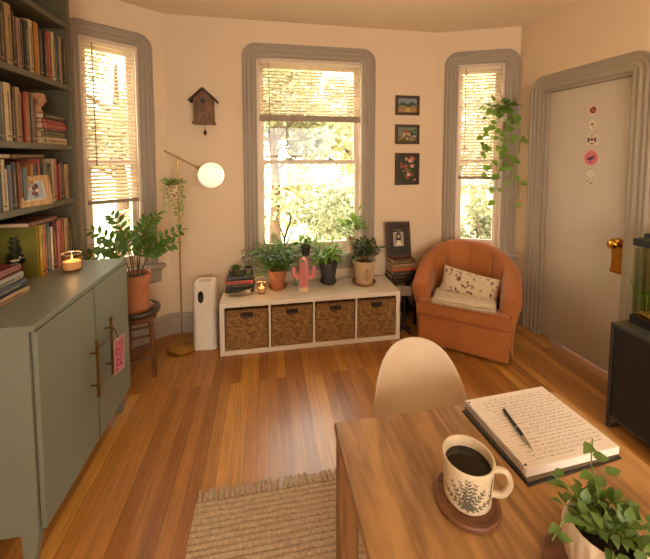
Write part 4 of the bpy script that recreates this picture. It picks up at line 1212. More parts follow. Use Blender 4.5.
# hanging pothos on right casing
hang = empty('hanging_pothos', (2.135, 2.775, 1.88), radians(-23.5), 'trailing heart-leaved pothos in a white pot hanging beside the right window', 'houseplant')
MB().lathe([(0, 0), (.038, 0), (.048, .05), (.056, .10), (.058, .12), (.054, .12), (.048, .09), (0, .09)], 30).build('pot', mat('white_ceramic', '#cfc0ac', .4), hang)
MB().lathe([(.05, .1), (0, .107)], 18).build('soil', SOIL, hang)
cd = MB()
for a in (.5, 2.6, 4.7): cd.bar((cos(a) * .056, sin(a) * .056, .115), (0, .045, .27), .0012, 5)
cd.tube([(0, .045, .27), (0, .05, .285), (0, .075, .285), (0, .085, .275)], .003, 6); cd.build('hanger', mat('hanger_cord', '#8a7a62', .8), hang)
S, L = MB(), MB(); rng = random.Random(81)
bush(S, L, (0, 0, .11), .15, .11, 13, 2, .066, .056, rng, heart=True, curl=.3, droop=.04, start=.5)
specs = [(-.13, .55), (-.085, .70), (-.03, .78), (.03, .60), (.07, .62), (.11, .45), (-.16, .36), (.0, .4)]
for k, (xo, ln) in enumerate(specs):
    b = V((0, -.02, .11)); yo = -.055 - .02 * rng.random()
    path = bez(b, V((xo * .6, yo, .16)), V((xo, yo, .04)), 4) + [V((xo + .02 * sin(j * .8 + k * 2), yo + .01 * sin(j + k), .04 - ln * j / 10)) for j in range(1, 11)]
    vine(S, L, path, int(3 + ln * 10), .066, .056, rng, r=.0016, out=(0, -1, 0))
path = [V((.06, -.05, -.4)), V((.12, -.06, -.1)), V((.14, -.06, -.25)), V((.13, -.06, -.55)), V((.14, -.06, -.70)), V((.08, -.06, -.80))]
b = V((0, -.02, .11)); path = bez(b, (.1, -.05, .15), (.13, -.055, 0), 5) + [V((.14 + .01 * sin(j), -.055, -.08 * j)) for j in range(1, 10)]
vine(S, L, path, 5, .055, .046, rng, r=.0016)
path2 = bez((.02, -.06, -.55), (.06, -.06, -.75), (.14, -.055, -.735), 6); S.tube(path2, .0013, 5); L.leaf(path2[-1], (.3, -.2, -.8), (0, -1, .2), .055, .046, .2, 0, True)
S.build('vines', GREEN2, hang); L.build('leaves', GREEN2, hang)

# door stickers
Md = Matrix.Translation((Bc.x, Bc.y, 0)) @ Matrix.Rotation(rz := frame_of(Bc, RB)[1], 4, 'Z')
SX = 0.662
def sticker(z, r, label, base, art, sq=None, rx=None, ry=None):
    K = 1.38
    art = [([(x * K, y * K) for x, y in p], c) for p, c in art]
    if sq: sq = (sq[0] * K, sq[1] * K)
    if rx: rx *= K; ry *= K
    p = Md @ V((SX, .0346, z)); e = empty('sticker', p, rz, label, 'sticker', 'stickers on the door')
    m_ = MB()
    Ms = Matrix.Rotation(radians(90), 4, 'X')
    if sq: m_.box((-sq[0], -.0012, -sq[1]), (sq[0], 0, sq[1]))
    else: m_.prism([((rx or r) * cos(2 * pi * k / 28), (ry or r) * sin(2 * pi * k / 28)) for k in range(28)], 0, .0012, M=Ms)
    m_.build('backing', mat('sticker_' + base.strip('#'), base, .5, var=.02), e)
    quads(e, 'printed_art', art, None, -.0014)
rng = random.Random(4)
sticker(1.910, .026, 'round pink sticker with a dark red head, topmost on the door', '#d8a59a', [(blob(0, 0, .019, 16, rng), '#6b2a26'), (blob(0, -.003, .010, 12, rng), '#a8604e'), (rc(-.009, -.017, .009, -.010), '#301a18')], rx=.024, ry=.027)
sticker(1.797, .02, 'small cream sticker with a tan mark, second from the top', '#d3c1a4', [(blob(-.002, .004, .008, 9, rng), '#6a5a40'), (rc(.002, -.016, .005, .004), '#a8834a'), (blob(.007, -.013, .004, 8, rng), '#b5604a')], rx=.019, ry=.028)
sticker(1.688, .03, 'square white sticker with a red and black crest, third from the top', '#cdbba4', [(rc(-.024, -.012, -.012, .012), '#4a463c'), (rc(.012, -.012, .024, .012), '#4a463c'), (blob(0, .002, .011, 12, rng), '#9c3028'), (rc(-.012, -.024, .012, -.018), '#6a6048'), (rc(-.006, .018, .006, .024), '#3a3a30')], sq=(.030, .029))
sticker(1.553, .044, 'large round pink sticker with a dark bird, biggest on the door', '#dba199', [([(.036 * cos(2 * pi * k / 30), .039 * sin(2 * pi * k / 30)) for k in range(30)], '#c96a72'), ([(-.026, -.006), (-.006, -.014), (.012, -.006), (.024, .020), (.008, .008), (-.008, .004)], '#4a2a2c'), (rc(-.003, -.026, .001, -.008), '#4a2a2c')], rx=.041, ry=.045)
sticker(1.435, .016, 'tiny round cream sticker below the big pink one', '#d5c6ac', [(blob(0, 0, .006, 9, rng), '#b9a888')], rx=.017, ry=.018)
sticker(1.368, .02, 'small narrow white sticker with dark marks, lowest on the door', '#c9b79c', [(rc(-.022, .002, -.008, .006), '#4a4032'), (rc(-.004, -.008, .016, -.004), '#4a4032'), (rc(.002, .002, .02, .005), '#6a5a44')], sq=(.026, .012))

# ================================================================== SIDE TABLE, BOOKS, FRAME, FOOTSTOOL by the armchair
sdt = empty('side_table', (1.255, 2.95, 0), 0, 'small dark square side table between the bench and the armchair', 'side table')
DKW = wood('black_brown_wood', '#1c120b', '#35221a', .45, 'X', 12)
MB().box((-.125, -.105, .405), (.125, .105, .428)).build('tabletop', DKW, sdt, bevel=.003)
for sx in (-1, 1):
    for sy in (-1, 1):
        MB().box((sx * .105 - .012, sy * .088 - .012, 0), (sx * .105 + .012, sy * .088 + .012, .405)).build('leg', DKW, sdt, bevel=.002)
MB().box((-.11, -.09, .12), (.11, .09, .135)).build('lower_shelf', DKW, sdt, bevel=.002)
z = .428
for i, (c, L_, D, tt, dx, ang) in enumerate([('black', .235, .17, .038, 0, 0), ('charcoal', .225, .165, .036, .006, 2), ('orange-red', .225, .165, .032, -.003, -2), ('tan', .215, .16, .034, -.008, 1), ('brown', .215, .16, .040, .002, 3)]):
    b = book(c, tt, L_, D, '%s book, %s the stack on the side table' % (c, ['lowest of', 'second from the bottom of', 'middle one of', 'second from the top of', 'topmost of'][i]), 'book stack on the side table', 90 + i)
    b.rotation_mode = 'QUATERNION'
    qz = Quaternion((0, 0, 1), radians(-90 + ang)); b.rotation_quaternion = qz @ Quaternion((1, 0, 0), radians(-90))
    b.location = V((1.252, 2.952, z + tt)) + qz @ V((D / 2, -L_ / 2, 0)) + V((dx, 0, 0))
    z += tt + .0005
pf2 = empty('photo_frame', (1.245, 2.965, z), radians(2), 'dark framed portrait photo leaning above the stack by the armchair', 'photo frame')
Mt = Matrix.Rotation(radians(-9), 4, 'X')
rect_frame(pf2, .245, .330, .026, .016, Fd, M=Mt)
it = [(rc(-.10, .024, .10, .306), '#2f2620'), (rc(-.052, .10, .052, .235), '#b09a80'), (rc(-.045, .108, .045, .228), '#9c8a74')]
it += [(blob(0, .168, .030, 14, rng, 1.5), '#2a1d18'), (blob(0, .19, .013, 12, rng, 1.25), '#c0a084'), ([(-.03, .108), (.03, .108), (.018, .155), (-.018, .155)], '#d3c4ae'), ([(-.02, .165), (-.012, .21), (0, .218), (.012, .21), (.02, .165), (.026, .2), (.012, .232), (-.012, .232), (-.026, .2)], '#1f1512'),
       (rc(-.03, .25, .03, .256), '#8f7d66')]
quads(pf2, 'portrait_print', it, Mt)
MB().box((-.1, .012, .02), (.1, .016, .31), 0, Mt).build('backing', BLACK, pf2)

fs = empty('footstool', (1.195, 2.735, 0), radians(-20), 'taupe padded little stool on a dark post in front of the side table', 'stool')
loft([(rrect(.055, .055, .03), .352), (rrect(.066, .066, .035), .362), (rrect(.068, .068, .035), .385), (rrect(.062, .062, .035), .400), (rrect(.045, .045, .03), .406)]).build('padded_seat', mat('taupe_fabric', '#7a6553', .9, var=.1, sheen=.3), fs)
MB().tube([(0, 0, .03), (0, 0, .352)], .016, 12).build('post', BLACK, fs)
fo = MB()
for k in range(4):
    a = k * pi / 2 + .78; fo.tube([(0, 0, .05), (cos(a) * .05, sin(a) * .05, .03), (cos(a) * .085, sin(a) * .085, .008)], [.012, .011, .008], 8)
fo.build('base', BLACK, fs)

# ================================================================== ARMCHAIR
VEL = mat('rust_velvet', '#9e581c', .75, var=.13, scale=5, bump=.06, bscale=40, sheen=.22)
ac = empty('armchair', (1.650, 2.520, 0), radians(-39), 'rust orange velvet barrel armchair below the right window', 'armchair')
def outer(u):
    # U-shaped plan, u 0..1 from front-left round the back to front-right
    sx, fy, cy, rx, ry = .360, -.165, .03, .360, .305
    straight = (cy - fy); arc = pi * (rx + ry) / 2; tot = 2 * straight + arc; s = u * tot
    if s < straight: return V((-sx, fy + s, 0)), V((-1, 0, 0))
    if s > straight + arc: return V((sx, cy - (s - straight - arc), 0)), V((1, 0, 0))
    a = pi - pi * (s - straight) / arc
    n = V((cos(a) / rx, sin(a) / ry, 0)).normalized()
    return V((rx * cos(a), cy + ry * sin(a), 0)), n
def topz(u):
    d = abs(u - .5) * 2
    return .800 - .285 * max(0, (d - .12) / .88) ** 1.55
TH = .118
seams = [.19, .335, .5, .665, .81]
def section(u, shrink=1.0, fwd=0.0, nv=22):
    p, n = outer(min(max(u, 0), 1)); tz = topz(u); pts = []
    zb = .05; zi = .33
    flare = .035
    arm = max(0, (abs(u - .5) * 2 - .55) / .45)
    for j in range(nv):
        v = j / (nv - 1)
        if v < .38:
            k = v / .38; z = zb + (tz - TH / 2 - zb) * k; off = flare * k ** 2 * 1.0 + .018 * arm * max(0, k - .6) / .4
        elif v < .66:
            k = (v - .38) / .28; a = pi * k; z = tz - TH / 2 + sin(a) * TH / 2; off = flare + .018 * arm - TH / 2 * (1 - cos(a)) - .0
            off = flare + .018 * arm * cos(a / 2) - (TH + .010 * arm) / 2 * (1 - cos(a))
        else:
            k = (v - .66) / .34; z = tz - TH / 2 - (tz - TH / 2 - zi) * k; off = flare - TH - .012 * k - .012 * sin(pi * k)
            for s in seams:
                off += .020 * exp(-((u - s) / .012) ** 2) * min(1, 6 * (k + .15))
        if .5 < v < .66:
            for s in seams: z -= .006 * exp(-((u - s) / .010) ** 2)
        pts.append(p + n * off + V((0, 0, z)))
    if shrink < 1:
        c = V((0, 0, 0))
        for q in pts: c += q
        c /= nv
        top = max(q.z for q in pts)
        pts = [V((c.x + (q.x - c.x) * shrink, q.y, q.z + (c.z + .0 - q.z) * (1 - shrink) * .35)) for q in pts]
    return [q + V((0, -fwd, 0)) for q in pts]
rows = []
NU = 90
for (sh_, f) in ((.25, .040), (.6, .036), (.82, .026), (.94, .012)): rows.append(section(0, sh_, f))
for i in range(NU): rows.append(section(i / (NU - 1)))
for (sh_, f) in ((.94, .012), (.82, .026), (.6, .036), (.25, .040)): rows.append(section(1, sh_, f))
nv = len(rows[0]); vs = [p for r in rows for p in r]; fs_ = []
for i in range(len(rows) - 1):
    for j in range(nv):
        a = i * nv + j; b = i * nv + (j + 1) % nv; fs_.append((a, b, b + nv, a + nv))
fs_.append(tuple(range(nv))); fs_.append(tuple((len(rows) - 1) * nv + j for j in range(nv - 1, -1, -1)))
MB().add(vs, fs_).build('curved_back_and_arms', VEL, ac, angle=60)
def rbox(w, d, z0, z1, r, cy=0.0, puff=0.0, nz=4):
    secs = []
    for k in range(nz + 1):
        a = pi / 2 * k / nz; secs.append((rrect(w - r * .35 * (1 - sin(a)), d - r * .35 * (1 - sin(a)), r), z0 + .02 * (1 - cos(a))))
    for k in range(nz + 1):
        a = pi / 2 * k / nz; secs.append((rrect(w - r * .4 * (1 - cos(a)), d - r * .4 * (1 - cos(a)), r), z1 - .025 + .025 * sin(a)))
    m = loft(secs); m.v = [(x, y + cy, z + puff * max(0, (1 - (x / w) ** 2)) * max(0, (1 - (y / d) ** 2)) * (1 if z > (z0 + z1) / 2 else 0)) for x, y, z in m.v]
    return m
rbox(.335, .250, .028, .262, .022, -.005).build('base_skirt', VEL, ac, angle=60)
# T-shaped seat cushion
def tsec(g, z):
    p = [(-.342 + g, -.268 + g), (.342 - g, -.268 + g), (.342 - g, -.165 - g * .3), (.245 - g, -.150), (.240 - g, .17 - g), (-.240 + g, .17 - g), (-.245 + g, -.150), (-.342 + g, -.165 - g * .3)]
    # densify
    out = []
    for i in range(len(p)):
        a = V(p[i]); b = V(p[(i + 1) % len(p)])
        for k in range(6): out.append(tuple(a.lerp(b, k / 6)))
    return out, z
loft([tsec(.016, .262), tsec(.005, .268), tsec(.0, .285), tsec(.0, .355), tsec(.004, .372), tsec(.014, .384), tsec(.03, .388)]).build('seat_cushion', VEL, ac, angle=70)
pip = MB()
for zz_ in (.278, .374): pip.tube([(-.340, -.17, zz_), (-.340, -.256, zz_), (-.333, -.270, zz_), (.333, -.270, zz_), (.340, -.256, zz_), (.340, -.17, zz_)], .0045, 8)
pip.build('piping', mat('rust_piping', '#8f4618', .7), ac)
for sx in (-1, 1):
    for sy in (-1, 1):
        MB().lathe([(0, 0), (.016, 0), (.020, .032), (0, .032)], 14, (sx * .24, sy * .18 - .005, 0)).build('foot', BLACK, ac)

# lumbar pillow
Ma = Matrix.Translation(ac.location) @ Matrix.Rotation(radians(-39), 4, 'Z')
PIL = speckle('pillow_print', '#6a4636', '#bfa88a', 34, .40, .9)
pc_ = Ma @ V((.03, -.010, .488))
pw = MB()
def pf_(sgn):
    def fn(u, v):
        x = (u - .5) * 2; z_ = (v - .5) * 2
        k = max(0, (1 - x ** 4)) ** .5 * max(0, (1 - z_ ** 4)) ** .5
        pin = 1 - .06 * (1 - abs(x)) * 0 
        return (x * .225 * (1 - .05 * (1 - z_ * z_)), sgn * .048 * k, z_ * .112 * (1 - .08 * (1 - x * x) * 1.0) )
    return fn
pw.grid(pf_(1), 26, 18); pw.grid(pf_(-1), 26, 18)
po = pw.build('lumbar_pillow', PIL, None, pc_, (radians(-27), radians(8), radians(-39)), weld=True, angle=70)
tag(po, 'cream lumbar pillow with brown floral print leaning in the orange armchair', 'pillow')
# folded knit throw on the seat
KN = mat('cream_knit', '#cdb798', .95, var=.18, scale=60, bump=.9, bscale=140)
kb = Ma @ V((.0, -.125, .3885))
m_ = MB()
def layer(z0, th, w, d, dx=0, dy=0, seed=0):
    def fn(u, v):
        a = 2 * pi * v; x = (u - .5) * 2
        cx = cos(a); sz = sin(a)
        y = d * (abs(cx) ** .35) * (1 if cx > 0 else -1); zz = th * .5 * (abs(sz) ** .6) * (1 if sz > 0 else -1)
        wob = .004 * sin(x * 9 + seed) + .003 * sin(y * 60 + seed)
        ex = max(0, 1 - abs(x) ** 8) ** .5
        return (dx + x * w + .004 * sin(y * 70), dy + y + .006 * sin(x * 7 + seed), z0 + th / 2 + (zz + wob * .4) * (.55 + .45 * ex))
    m_.grid(fn, 40, 40, 0, cv=True)
    n0 = len(m_.v) - 1600
    m_.f.append(tuple(n0 + k for k in range(39, -1, -1))); m_.m.append(0); m_.f.append(tuple(n0 + 39 * 40 + k for k in range(40))); m_.m.append(0)
layer(0, .020, .232, .135, 0, 0, 1); layer(.019, .020, .226, .130, .004, .003, 2.3)
tb = m_.build('folded_throw', KN, None, kb, (0, 0, radians(-39 + 4)), angle=60)
tag(tb, 'chunky cream knitted throw folded on the armchair seat under the pillow', 'blanket')
fg = MB(); rng = random.Random(5)
for k in range(46):
    x = -.228 + .456 * k / 45; fg.tube([(x, -.128, .012), (x + rng.uniform(-.003, .003), -.148, .008), (x + rng.uniform(-.004, .004), -.158, rng.uniform(.001, .004))], [.003, .003, .002], 5)
fg.build('fringe', KN, tb)

# ================================================================== DINING CHAIR
ch = empty('dining_chair', (.570, .975, 0.004), radians(-2), 'white moulded shell chair pushed in at the far side of the table', 'chair')
SHW = mat('shell_plastic', '#cdb99d', .38, var=.01)
prof = [(-.235, .432, .165), (-.222, .445, .190), (-.17, .455, .205), (-.08, .447, .212), (.03, .435, .215), (.11, .437, .215), (.165, .458, .212), (.198, .50, .206), (.215, .56, .197), (.228, .62, .184), (.239, .67, .174), (.248, .71, .160), (.254, .74, .146), (.259, .765, .130), (.263, .785, .111), (.266, .800, .088), (.268, .811, .060), (.269, .817, .032), (.2695, .819, .004)]
def shell(u, v):
    i = v * (len(prof) - 1); k = min(int(i), len(prof) - 2); f = i - k
    a, b = prof[k], prof[k + 1]
    y, z, w = (a[j] + (b[j] - a[j]) * f for j in range(3))
    x = (u - .5) * 2; q = abs(x) ** 2.4
    back = min(1, max(0, (z - .44) / .2)) if v > .35 else 0
    w2 = w
    return (x * w2, y - back * q * 1.9 * w2 * w2, z + (1 - back) * q * .035 * (1 if v > .06 else .3))
MB().grid(shell, 29, 50).build('shell', SHW, ch, solid=.006, angle=70)
for sx in (-1, 1):
    for sy in (-1, 1):
        MB().tube([(sx * .11, sy * .10 - .03, .425), (sx * .20, sy * .20 - .02, .012)], [.013, .009], 12).build('leg', wood('beech_legs', '#a5763f', '#c6975c', .5, 'Z', 14), ch)
fr_ = MB()
for sx in (-1, 1): fr_.bar((sx * .115, .065, .40), (-sx * .165, -.20 + .05, .20), .004, 8)
for sy in (-1, 1): fr_.bar((-.115, sy * .105 - .03, .405), (.115, sy * .105 - .03, .405), .005, 8)
fr_.build('wire_brace', BLACK, ch)

# ================================================================== RUG
JUTE = mat('braided_jute', '#b39878', .95, var=.22, scale=70, bump=.5, bscale=180)
rg = empty('jute_rug', (.42, .80, 0), radians(0), 'chunky braided beige jute rug with fringed end under the table', 'rug')
RW, RL = .745, .69
m_ = MB(); nrow = 58; step = 2 * RL / nrow
rng = random.Random(3)
for i in range(nrow):
    yc = RL - step * (i + .5); nx = 190; vs = []; fs2 = []
    ph = rng.random() * 6
    prof_ = [(-.5, .0), (-.42, .62), (-.2, .95), (0, 1.0), (.2, .95), (.42, .62), (.5, 0.0)]
    for a in range(nx + 1):
        x = -RW + 2 * RW * a / nx + .0
        tw_ = .5 + .5 * sin(x * 2 * pi / .021 + ph)
        sh2 = .0012 * sin(x * 2 * pi / .021 + ph + 1.5)
        for (py, pz_) in prof_:
            vs.append((x, yc + py * step * (1.02) + sh2, .0015 + pz_ * (.0085 + .0045 * tw_)))
    m = len(prof_)
    for a in range(nx):
        for b in range(m - 1):
            p = a * m + b; fs2.append((p, p + 1, p + m + 1, p + m))
    m_.add(vs, fs2)
m_.box((-RW, -RL, .0), (RW, RL, .003))
m_.build('braided_body', JUTE, rg, angle=80)
fr2 = MB()
for k in range(62):
    x = -RW + .012 + (2 * RW - .024) * k / 61
    for j in range(3):
        a = rng.uniform(-.5, .5); ln = rng.uniform(.045, .068)
        fr2.tube([(x + (j - 1) * .004, RL - .002, .010), (x + (j - 1) * .006 + a * .012, RL + ln * .45, .012 + rng.uniform(0, .006)), (x + (j - 1) * .008 + a * .03, RL + ln, .004)], [.0052, .0058, .0035], 6)
    fr2.ball((x, RL + .010, .011), (.008, .006, .007), 8)
fr2.build('fringe', mat('jute_fringe', '#b0967a', .95, var=.2, scale=80), rg)

# ================================================================== TABLE
TW = wood('oak_table', '#74502c', '#ae824e', .42, 'Y', 7, coat=.10, ring=2.2)
TX0, TX1, TY0, TY1 = .197, .985, -.22, .957
tb_ = empty('dining_table', ((TX0 + TX1) / 2, (TY0 + TY1) / 2, 0), 0, 'light oak dining table with square legs in the foreground', 'table')
thx, thy = (TX1 - TX0) / 2, (TY1 - TY0) / 2
MB().box((-thx, -thy, .722), (thx, thy, .75)).build('tabletop', TW, tb_, bevel=.003)
TWz = wood('oak_table_leg', '#704c2b', '#9c7046', .45, 'Z', 9)
for sx in (-1, 1):
    for sy in (-1, 1):
        x = sx * (thx - .034); y = sy * (thy - .034)
        MB().box((x - .029, y - .029, 0.0145 if sy > 0 or True else 0), (x + .029, y + .029, .722)).build('leg', TWz, tb_, bevel=.003)
for s in (-1, 1):
    MB().box((-thx + .065, s * (thy - .045) - .01, .655), (thx - .065, s * (thy - .045) + .01, .722)).build('apron', TWz, tb_)
    MB().box((s * (thx - .045) - .01, -thy + .065, .655), (s * (thx - .045) + .01, thy - .065, .722)).build('apron', TWz, tb_)

# notebook pad + binder
NX, NY, NR = .778, .823, radians(3.0)
bi = empty('black_folder', (NX - .006, NY - .008, .75), radians(4.5), 'black folder lying on the table under the written notebook', 'folder')
MB().box((-.157, -.127, 0), (.152, .127, .004)).build('cover', mat('black_leatherette', '#17130f', .45, bump=.2, bscale=200), bi, bevel=.002)
MB().box((-.150, -.120, .0042), (.148, .120, .0058)).build('inner_sheet', mat('grey_card', '#6a5c4c', .8), bi)
nb = empty('notebook', (NX, NY, .7562), NR, 'thick ruled notebook open to a page of handwriting, lying on the folder', 'notebook')
PAP = mat('ruled_paper', '#e6dace', .8, var=.01)
MB().box((-.150, -.122, 0), (.151, .124, .0215)).build('page_block', [PAP], nb, bevel=.0015)
coil = MB()
for k in range(34):
    y = -.112 + .224 * k / 33
    coil.tube([(-.148 + .007 * cos(a) - .001, y + .0015 * sin(a), .0108 + .0122 * sin(a)) for a in [2 * pi * j / 10 for j in range(10)]], 0.0007, 4)
coil.build('wire_coil', mat('dark_wire', '#2b2621', .35, metal=.8), nb)
rl = MB(); zt_ = .02162
for k in range(24):
    y = .098 - k * .0092
    rl.box((-.140, y, zt_), (.147, y + .0004, zt_ + .00008))
rl.box((-.118, -.120, zt_), (-.1176, .122, zt_ + .00008))
rl.build('ruled_lines', mat('rule_line', '#a8a099', .8), nb)
ink = MB(); rng = random.Random(77)
for k in range(20):
    y = .0995 - k * .0108
    x = -.112 + (rng.uniform(0, .02) if k % 3 else 0)
    if k == 0: x = -.10
    end = .142 - rng.uniform(0, .03 if k not in (7, 14, 19) else .15)
    if 8 <= k <= 16 and rng.random() < .3: x += .07
    while x < end:
        wl_ = rng.uniform(.008, .026); n = max(4, int(wl_ / .0011)); pts = []
        for j in range(n + 1):
            xx = x + wl_ * j / n; yy = y + .0006 + abs(sin(j * 1.9 + k)) * .0036 * rng.uniform(.5, 1.3) + (.0030 if rng.random() < .12 else 0)
            pts.append((xx, yy))
        for (a, b), (c, d_) in zip(pts[:-1], pts[1:]):
            dx, dy = c - a, d_ - b; l = hypot(dx, dy) or 1; nx_, ny_ = -dy / l * .00031, dx / l * .00031
            ink.add([(a + nx_, b + ny_, zt_ + .0002), (a - nx_, b - ny_, zt_ + .0002), (c - nx_, d_ - ny_, zt_ + .0002), (c + nx_, d_ + ny_, zt_ + .0002)], [(0, 1, 2, 3)])
        x += wl_ + rng.uniform(.003, .008)
ink.build('handwriting', mat('ink', '#4a4038', .8), nb)
hol = MB()
for (x, y) in ((-.141, .112), (-.141, -.110)): hol.lathe([(0, zt_ + .0002), (.0035, zt_ + .0002)], 14, (x, y, 0))
hol.build('punched_hole', BLACK, nb)
# pen
p0 = V((.690, .736, .7834)); p1 = V((.714, .878, .7834))
pn = empty('ballpoint_pen', (p0 + p1) / 2, atan2((p1 - p0).y, (p1 - p0).x), 'black and silver ballpoint pen lying on the notebook', 'pen')
hl = (p1 - p0).length / 2
def xl(prof): 
    return dict(prof=prof, seg=16, M=Matrix.Rotation(radians(90), 4, 'Y'))
MB().lathe(**xl([(0.0045, -hl + .042), (.0052, -hl + .055), (.0052, hl - .01), (.0045, hl - .003), (0, hl)])).build('barrel', mat('black_lacquer', '#1a1613', .2), pn)
MB().lathe(**xl([(0, -hl), (.0008, -hl), (.001, -hl + .006), (.0042, -hl + .030), (.0046, -hl + .042), (0, -hl + .042)])).build('tip', mat('silver_metal', '#b5a48c', .25, metal=1), pn)
MB().lathe(**xl([(.0055, -.004), (.0055, .0)])).box((-.0 + .01, -.0012, .005), (hl - .004, .0012, .0068)).build('clip', MATS['silver_metal'], pn)

# coasters, mug
CW = wood('walnut_coaster', '#4e2c16', '#75482a', .5, 'X', 10)
def coaster(x, y, r, label):
    o = MB().lathe([(0, 0), (r - .003, 0), (r, .003), (r, .011), (r - .003, .014), (r - .010, .014), (r - .012, .012), (0, .012)], 48).build('coaster', CW, None, (x, y, .75))
    return tag(o, label, 'coaster')
coaster(.457, .672, .073, 'round dark wooden coaster under the coffee mug')
mg = empty('coffee_mug', (.457, .671, .7621), radians(0), 'cream stoneware mug of black coffee with botanical print', 'mug')
CER = mat('speckled_stoneware', '#cdb898', .32, var=.07, scale=70)
RB_, RT, MH = .052, .057, .106
MB().lathe([(0, 0), (.040, 0), (.044, .002), (RB_, .012), (RB_ + .001, .03), (RT - .001, MH - .01), (RT + .0005, MH - .002), (RT - .001, MH), (RT - .004, MH - .001), (RT - .0055, MH - .008), (RB_ - .004, .014), (RB_ - .012, .008), (0, .008)], 56).build('cup', CER, mg, angle=50)
MB().lathe([(RT - .006, .082), (RT - .012, .0817), (0, .0817)], 40).build('coffee', mat('black_coffee', '#120a06', .08, var=.1), mg)
a = radians(-28); hd_ = V((cos(a), sin(a), 0)); up = V((0, 0, 1))
hp_ = [hd_ * (RT - .004) + up * .084, hd_ * (RT + .016) + up * .089, hd_ * (RT + .027) + up * .080, hd_ * (RT + .032) + up * .062, hd_ * (RT + .027) + up * .044, hd_ * (RT + .016) + up * .030, hd_ * (RB_ - .003) + up * .026]
fine = []
for i in range(len(hp_) - 1):
    P0 = hp_[max(i - 1, 0)]; P1 = hp_[i]; P2 = hp_[i + 1]; P3 = hp_[min(i + 2, len(hp_) - 1)]
    for k in range(5):
        tt = k / 5; fine.append(.5 * ((2 * P1) + (-P0 + P2) * tt + (2 * P0 - 5 * P1 + 4 * P2 - P3) * tt ** 2 + (-P0 + 3 * P1 - 3 * P2 + P3) * tt ** 3))
fine.append(hp_[-1])
MB().tube(fine, .0068, 12).build('handle', CER, mg)
pr_ = MB(); rng = random.Random(6)
def onmug(th, z, o=.0006):
    r = RB_ + .001 + (RT - RB_ - .002) * max(0, min(1, (z - .03) / .07)) + o
    return V((r * cos(th), r * sin(th), z))
def sprig(th0, z0, dth, dz, n, ll):
    pts = [(th0 + dth * t ** 1.2, z0 + dz * t) for t in [i / n for i in range(n + 1)]]
    P = [onmug(*p) for p in pts]
    pr_.tube(P, .0007, 4)
    for i in range(1, n + 1):
        for s in (-1, 1):
            p = P[i]; nrm = V((p.x, p.y, 0)).normalized(); tg_ = (P[i] - P[i - 1]).normalized(); sd = nrm.cross(tg_)
            d_ = (tg_ * .7 + sd * s * .8).normalized()
            L_ = ll * rng.uniform(.7, 1.1) * (1 - .4 * i / n)
            # two-segment leaf hugging the wall
            c = [p, p + d_ * L_ * .5 + nrm.cross(d_) * L_ * .22, p + d_ * L_, p + d_ * L_ * .5 - nrm.cross(d_) * L_ * .22]
            cc = []
            for q in c:
                th = atan2(q.y, q.x); cc.append(onmug(th, q.z, .0007))
            pr_.add(cc, [(0, 1, 2, 3)])
F0 = radians(-122)
sprig(F0, .014, 0, .074, 9, .017); sprig(F0, .018, -.62, .050, 7, .016); sprig(F0, .018, .62, .050, 7, .016); sprig(F0, .02, -1.0, .022, 6, .016); sprig(F0, .02, 1.0, .022, 6, .015); sprig(F0, .015, .28, .068, 7, .014); sprig(F0, .03, -.30, .050, 7, .013); sprig(F0 + .95, .03, .15, .055, 6, .012)
pr_.build('printed_leaves', mat('botanical_ink', '#5a5240', .6, var=.2), mg)

# small plant in ribbed pot
coaster(.612, .486, .092, 'round wooden plate under the ribbed white plant pot')
rp = empty('potted_vine', (.620, .490, .7621), 0, 'small trailing green plant in a ribbed white pot on the table corner', 'houseplant')
RIBW = mat('matte_white_ceramic', '#cbb89e', .55, var=.02)
def twist(a, z): return 1 + .022 * cos(22 * a + z * 45)
MB().lathe([(0, 0), (.038, 0), (.044, .004), (.054, .02), (.062, .045), (.0645, .07), (.062, .092), (.058, .102), (.055, .104), (.051, .100), (.052, .085)], 132, fn=lambda a, z: twist(a, z) if .003 < z < .101 else 1).build('pot', RIBW, rp, angle=60)
MB().lathe([(.0535, .084), (.03, .09), (0, .091)], 24).build('soil', SOIL, rp)
S, L = MB(), MB(); rng = random.Random(92)
bush(S, L, (0.005, 0, .085), .072, .062, 20, 5, .022, .017, rng, heart=True, curl=.2, r=.0011)
def sprout(pts, n, ll):
    P = [V(p) for p in pts]; path = []
    for i in range(len(P) - 1):
        for k in range(4): path.append(P[i].lerp(P[i + 1], k / 4))
    path.append(P[-1]); S.tube(path, .0013, 6)
    N = len(path) - 1
    for k in range(n):
        i = int(N * (k + .8) / n * .99); p = path[min(i, N)]
        s = 1 if k % 2 else -1; dd = V((s * .9 + rng.uniform(-.2, .2), rng.uniform(-.6, .3), .15)); L.leaf(p + dd * .006, dd, (rng.uniform(-.2, .2), -.3, 1), ll * rng.uniform(.8, 1.1), ll * .58, .25, 0, True)
sprout([(0.01, .01, .09), (.015, .03, .15), (.012, .04, .19), (.018, .045, .235)], 5, .034)
sprout([(-.01, 0, .09), (-.045, .01, .125), (-.085, .005, .125), (-.118, -.005, .105)], 6, .026)
sprout([(0.02, 0, .09), (.05, .01, .13), (.075, 0, .12), (.088, -.02, .075), (.092, -.03, .03)], 6, .027)
sprout([(-.01, -.02, .09), (-.035, -.045, .115), (-.055, -.065, .095), (-.06, -.072, .06)], 4, .028)
sprout([(0.0, .02, .09), (-.02, .05, .13), (-.05, .07, .15)], 4, .028)
sprout([(0.01, .0, .09), (.035, .03, .14), (.06, .05, .16)], 4, .032)
S.build('stems', GREEN2, rp); L.build('leaves', mat('leaf_fresh_green', '#56702f', .38, var=.35, scale=25, transl=.2), rp)

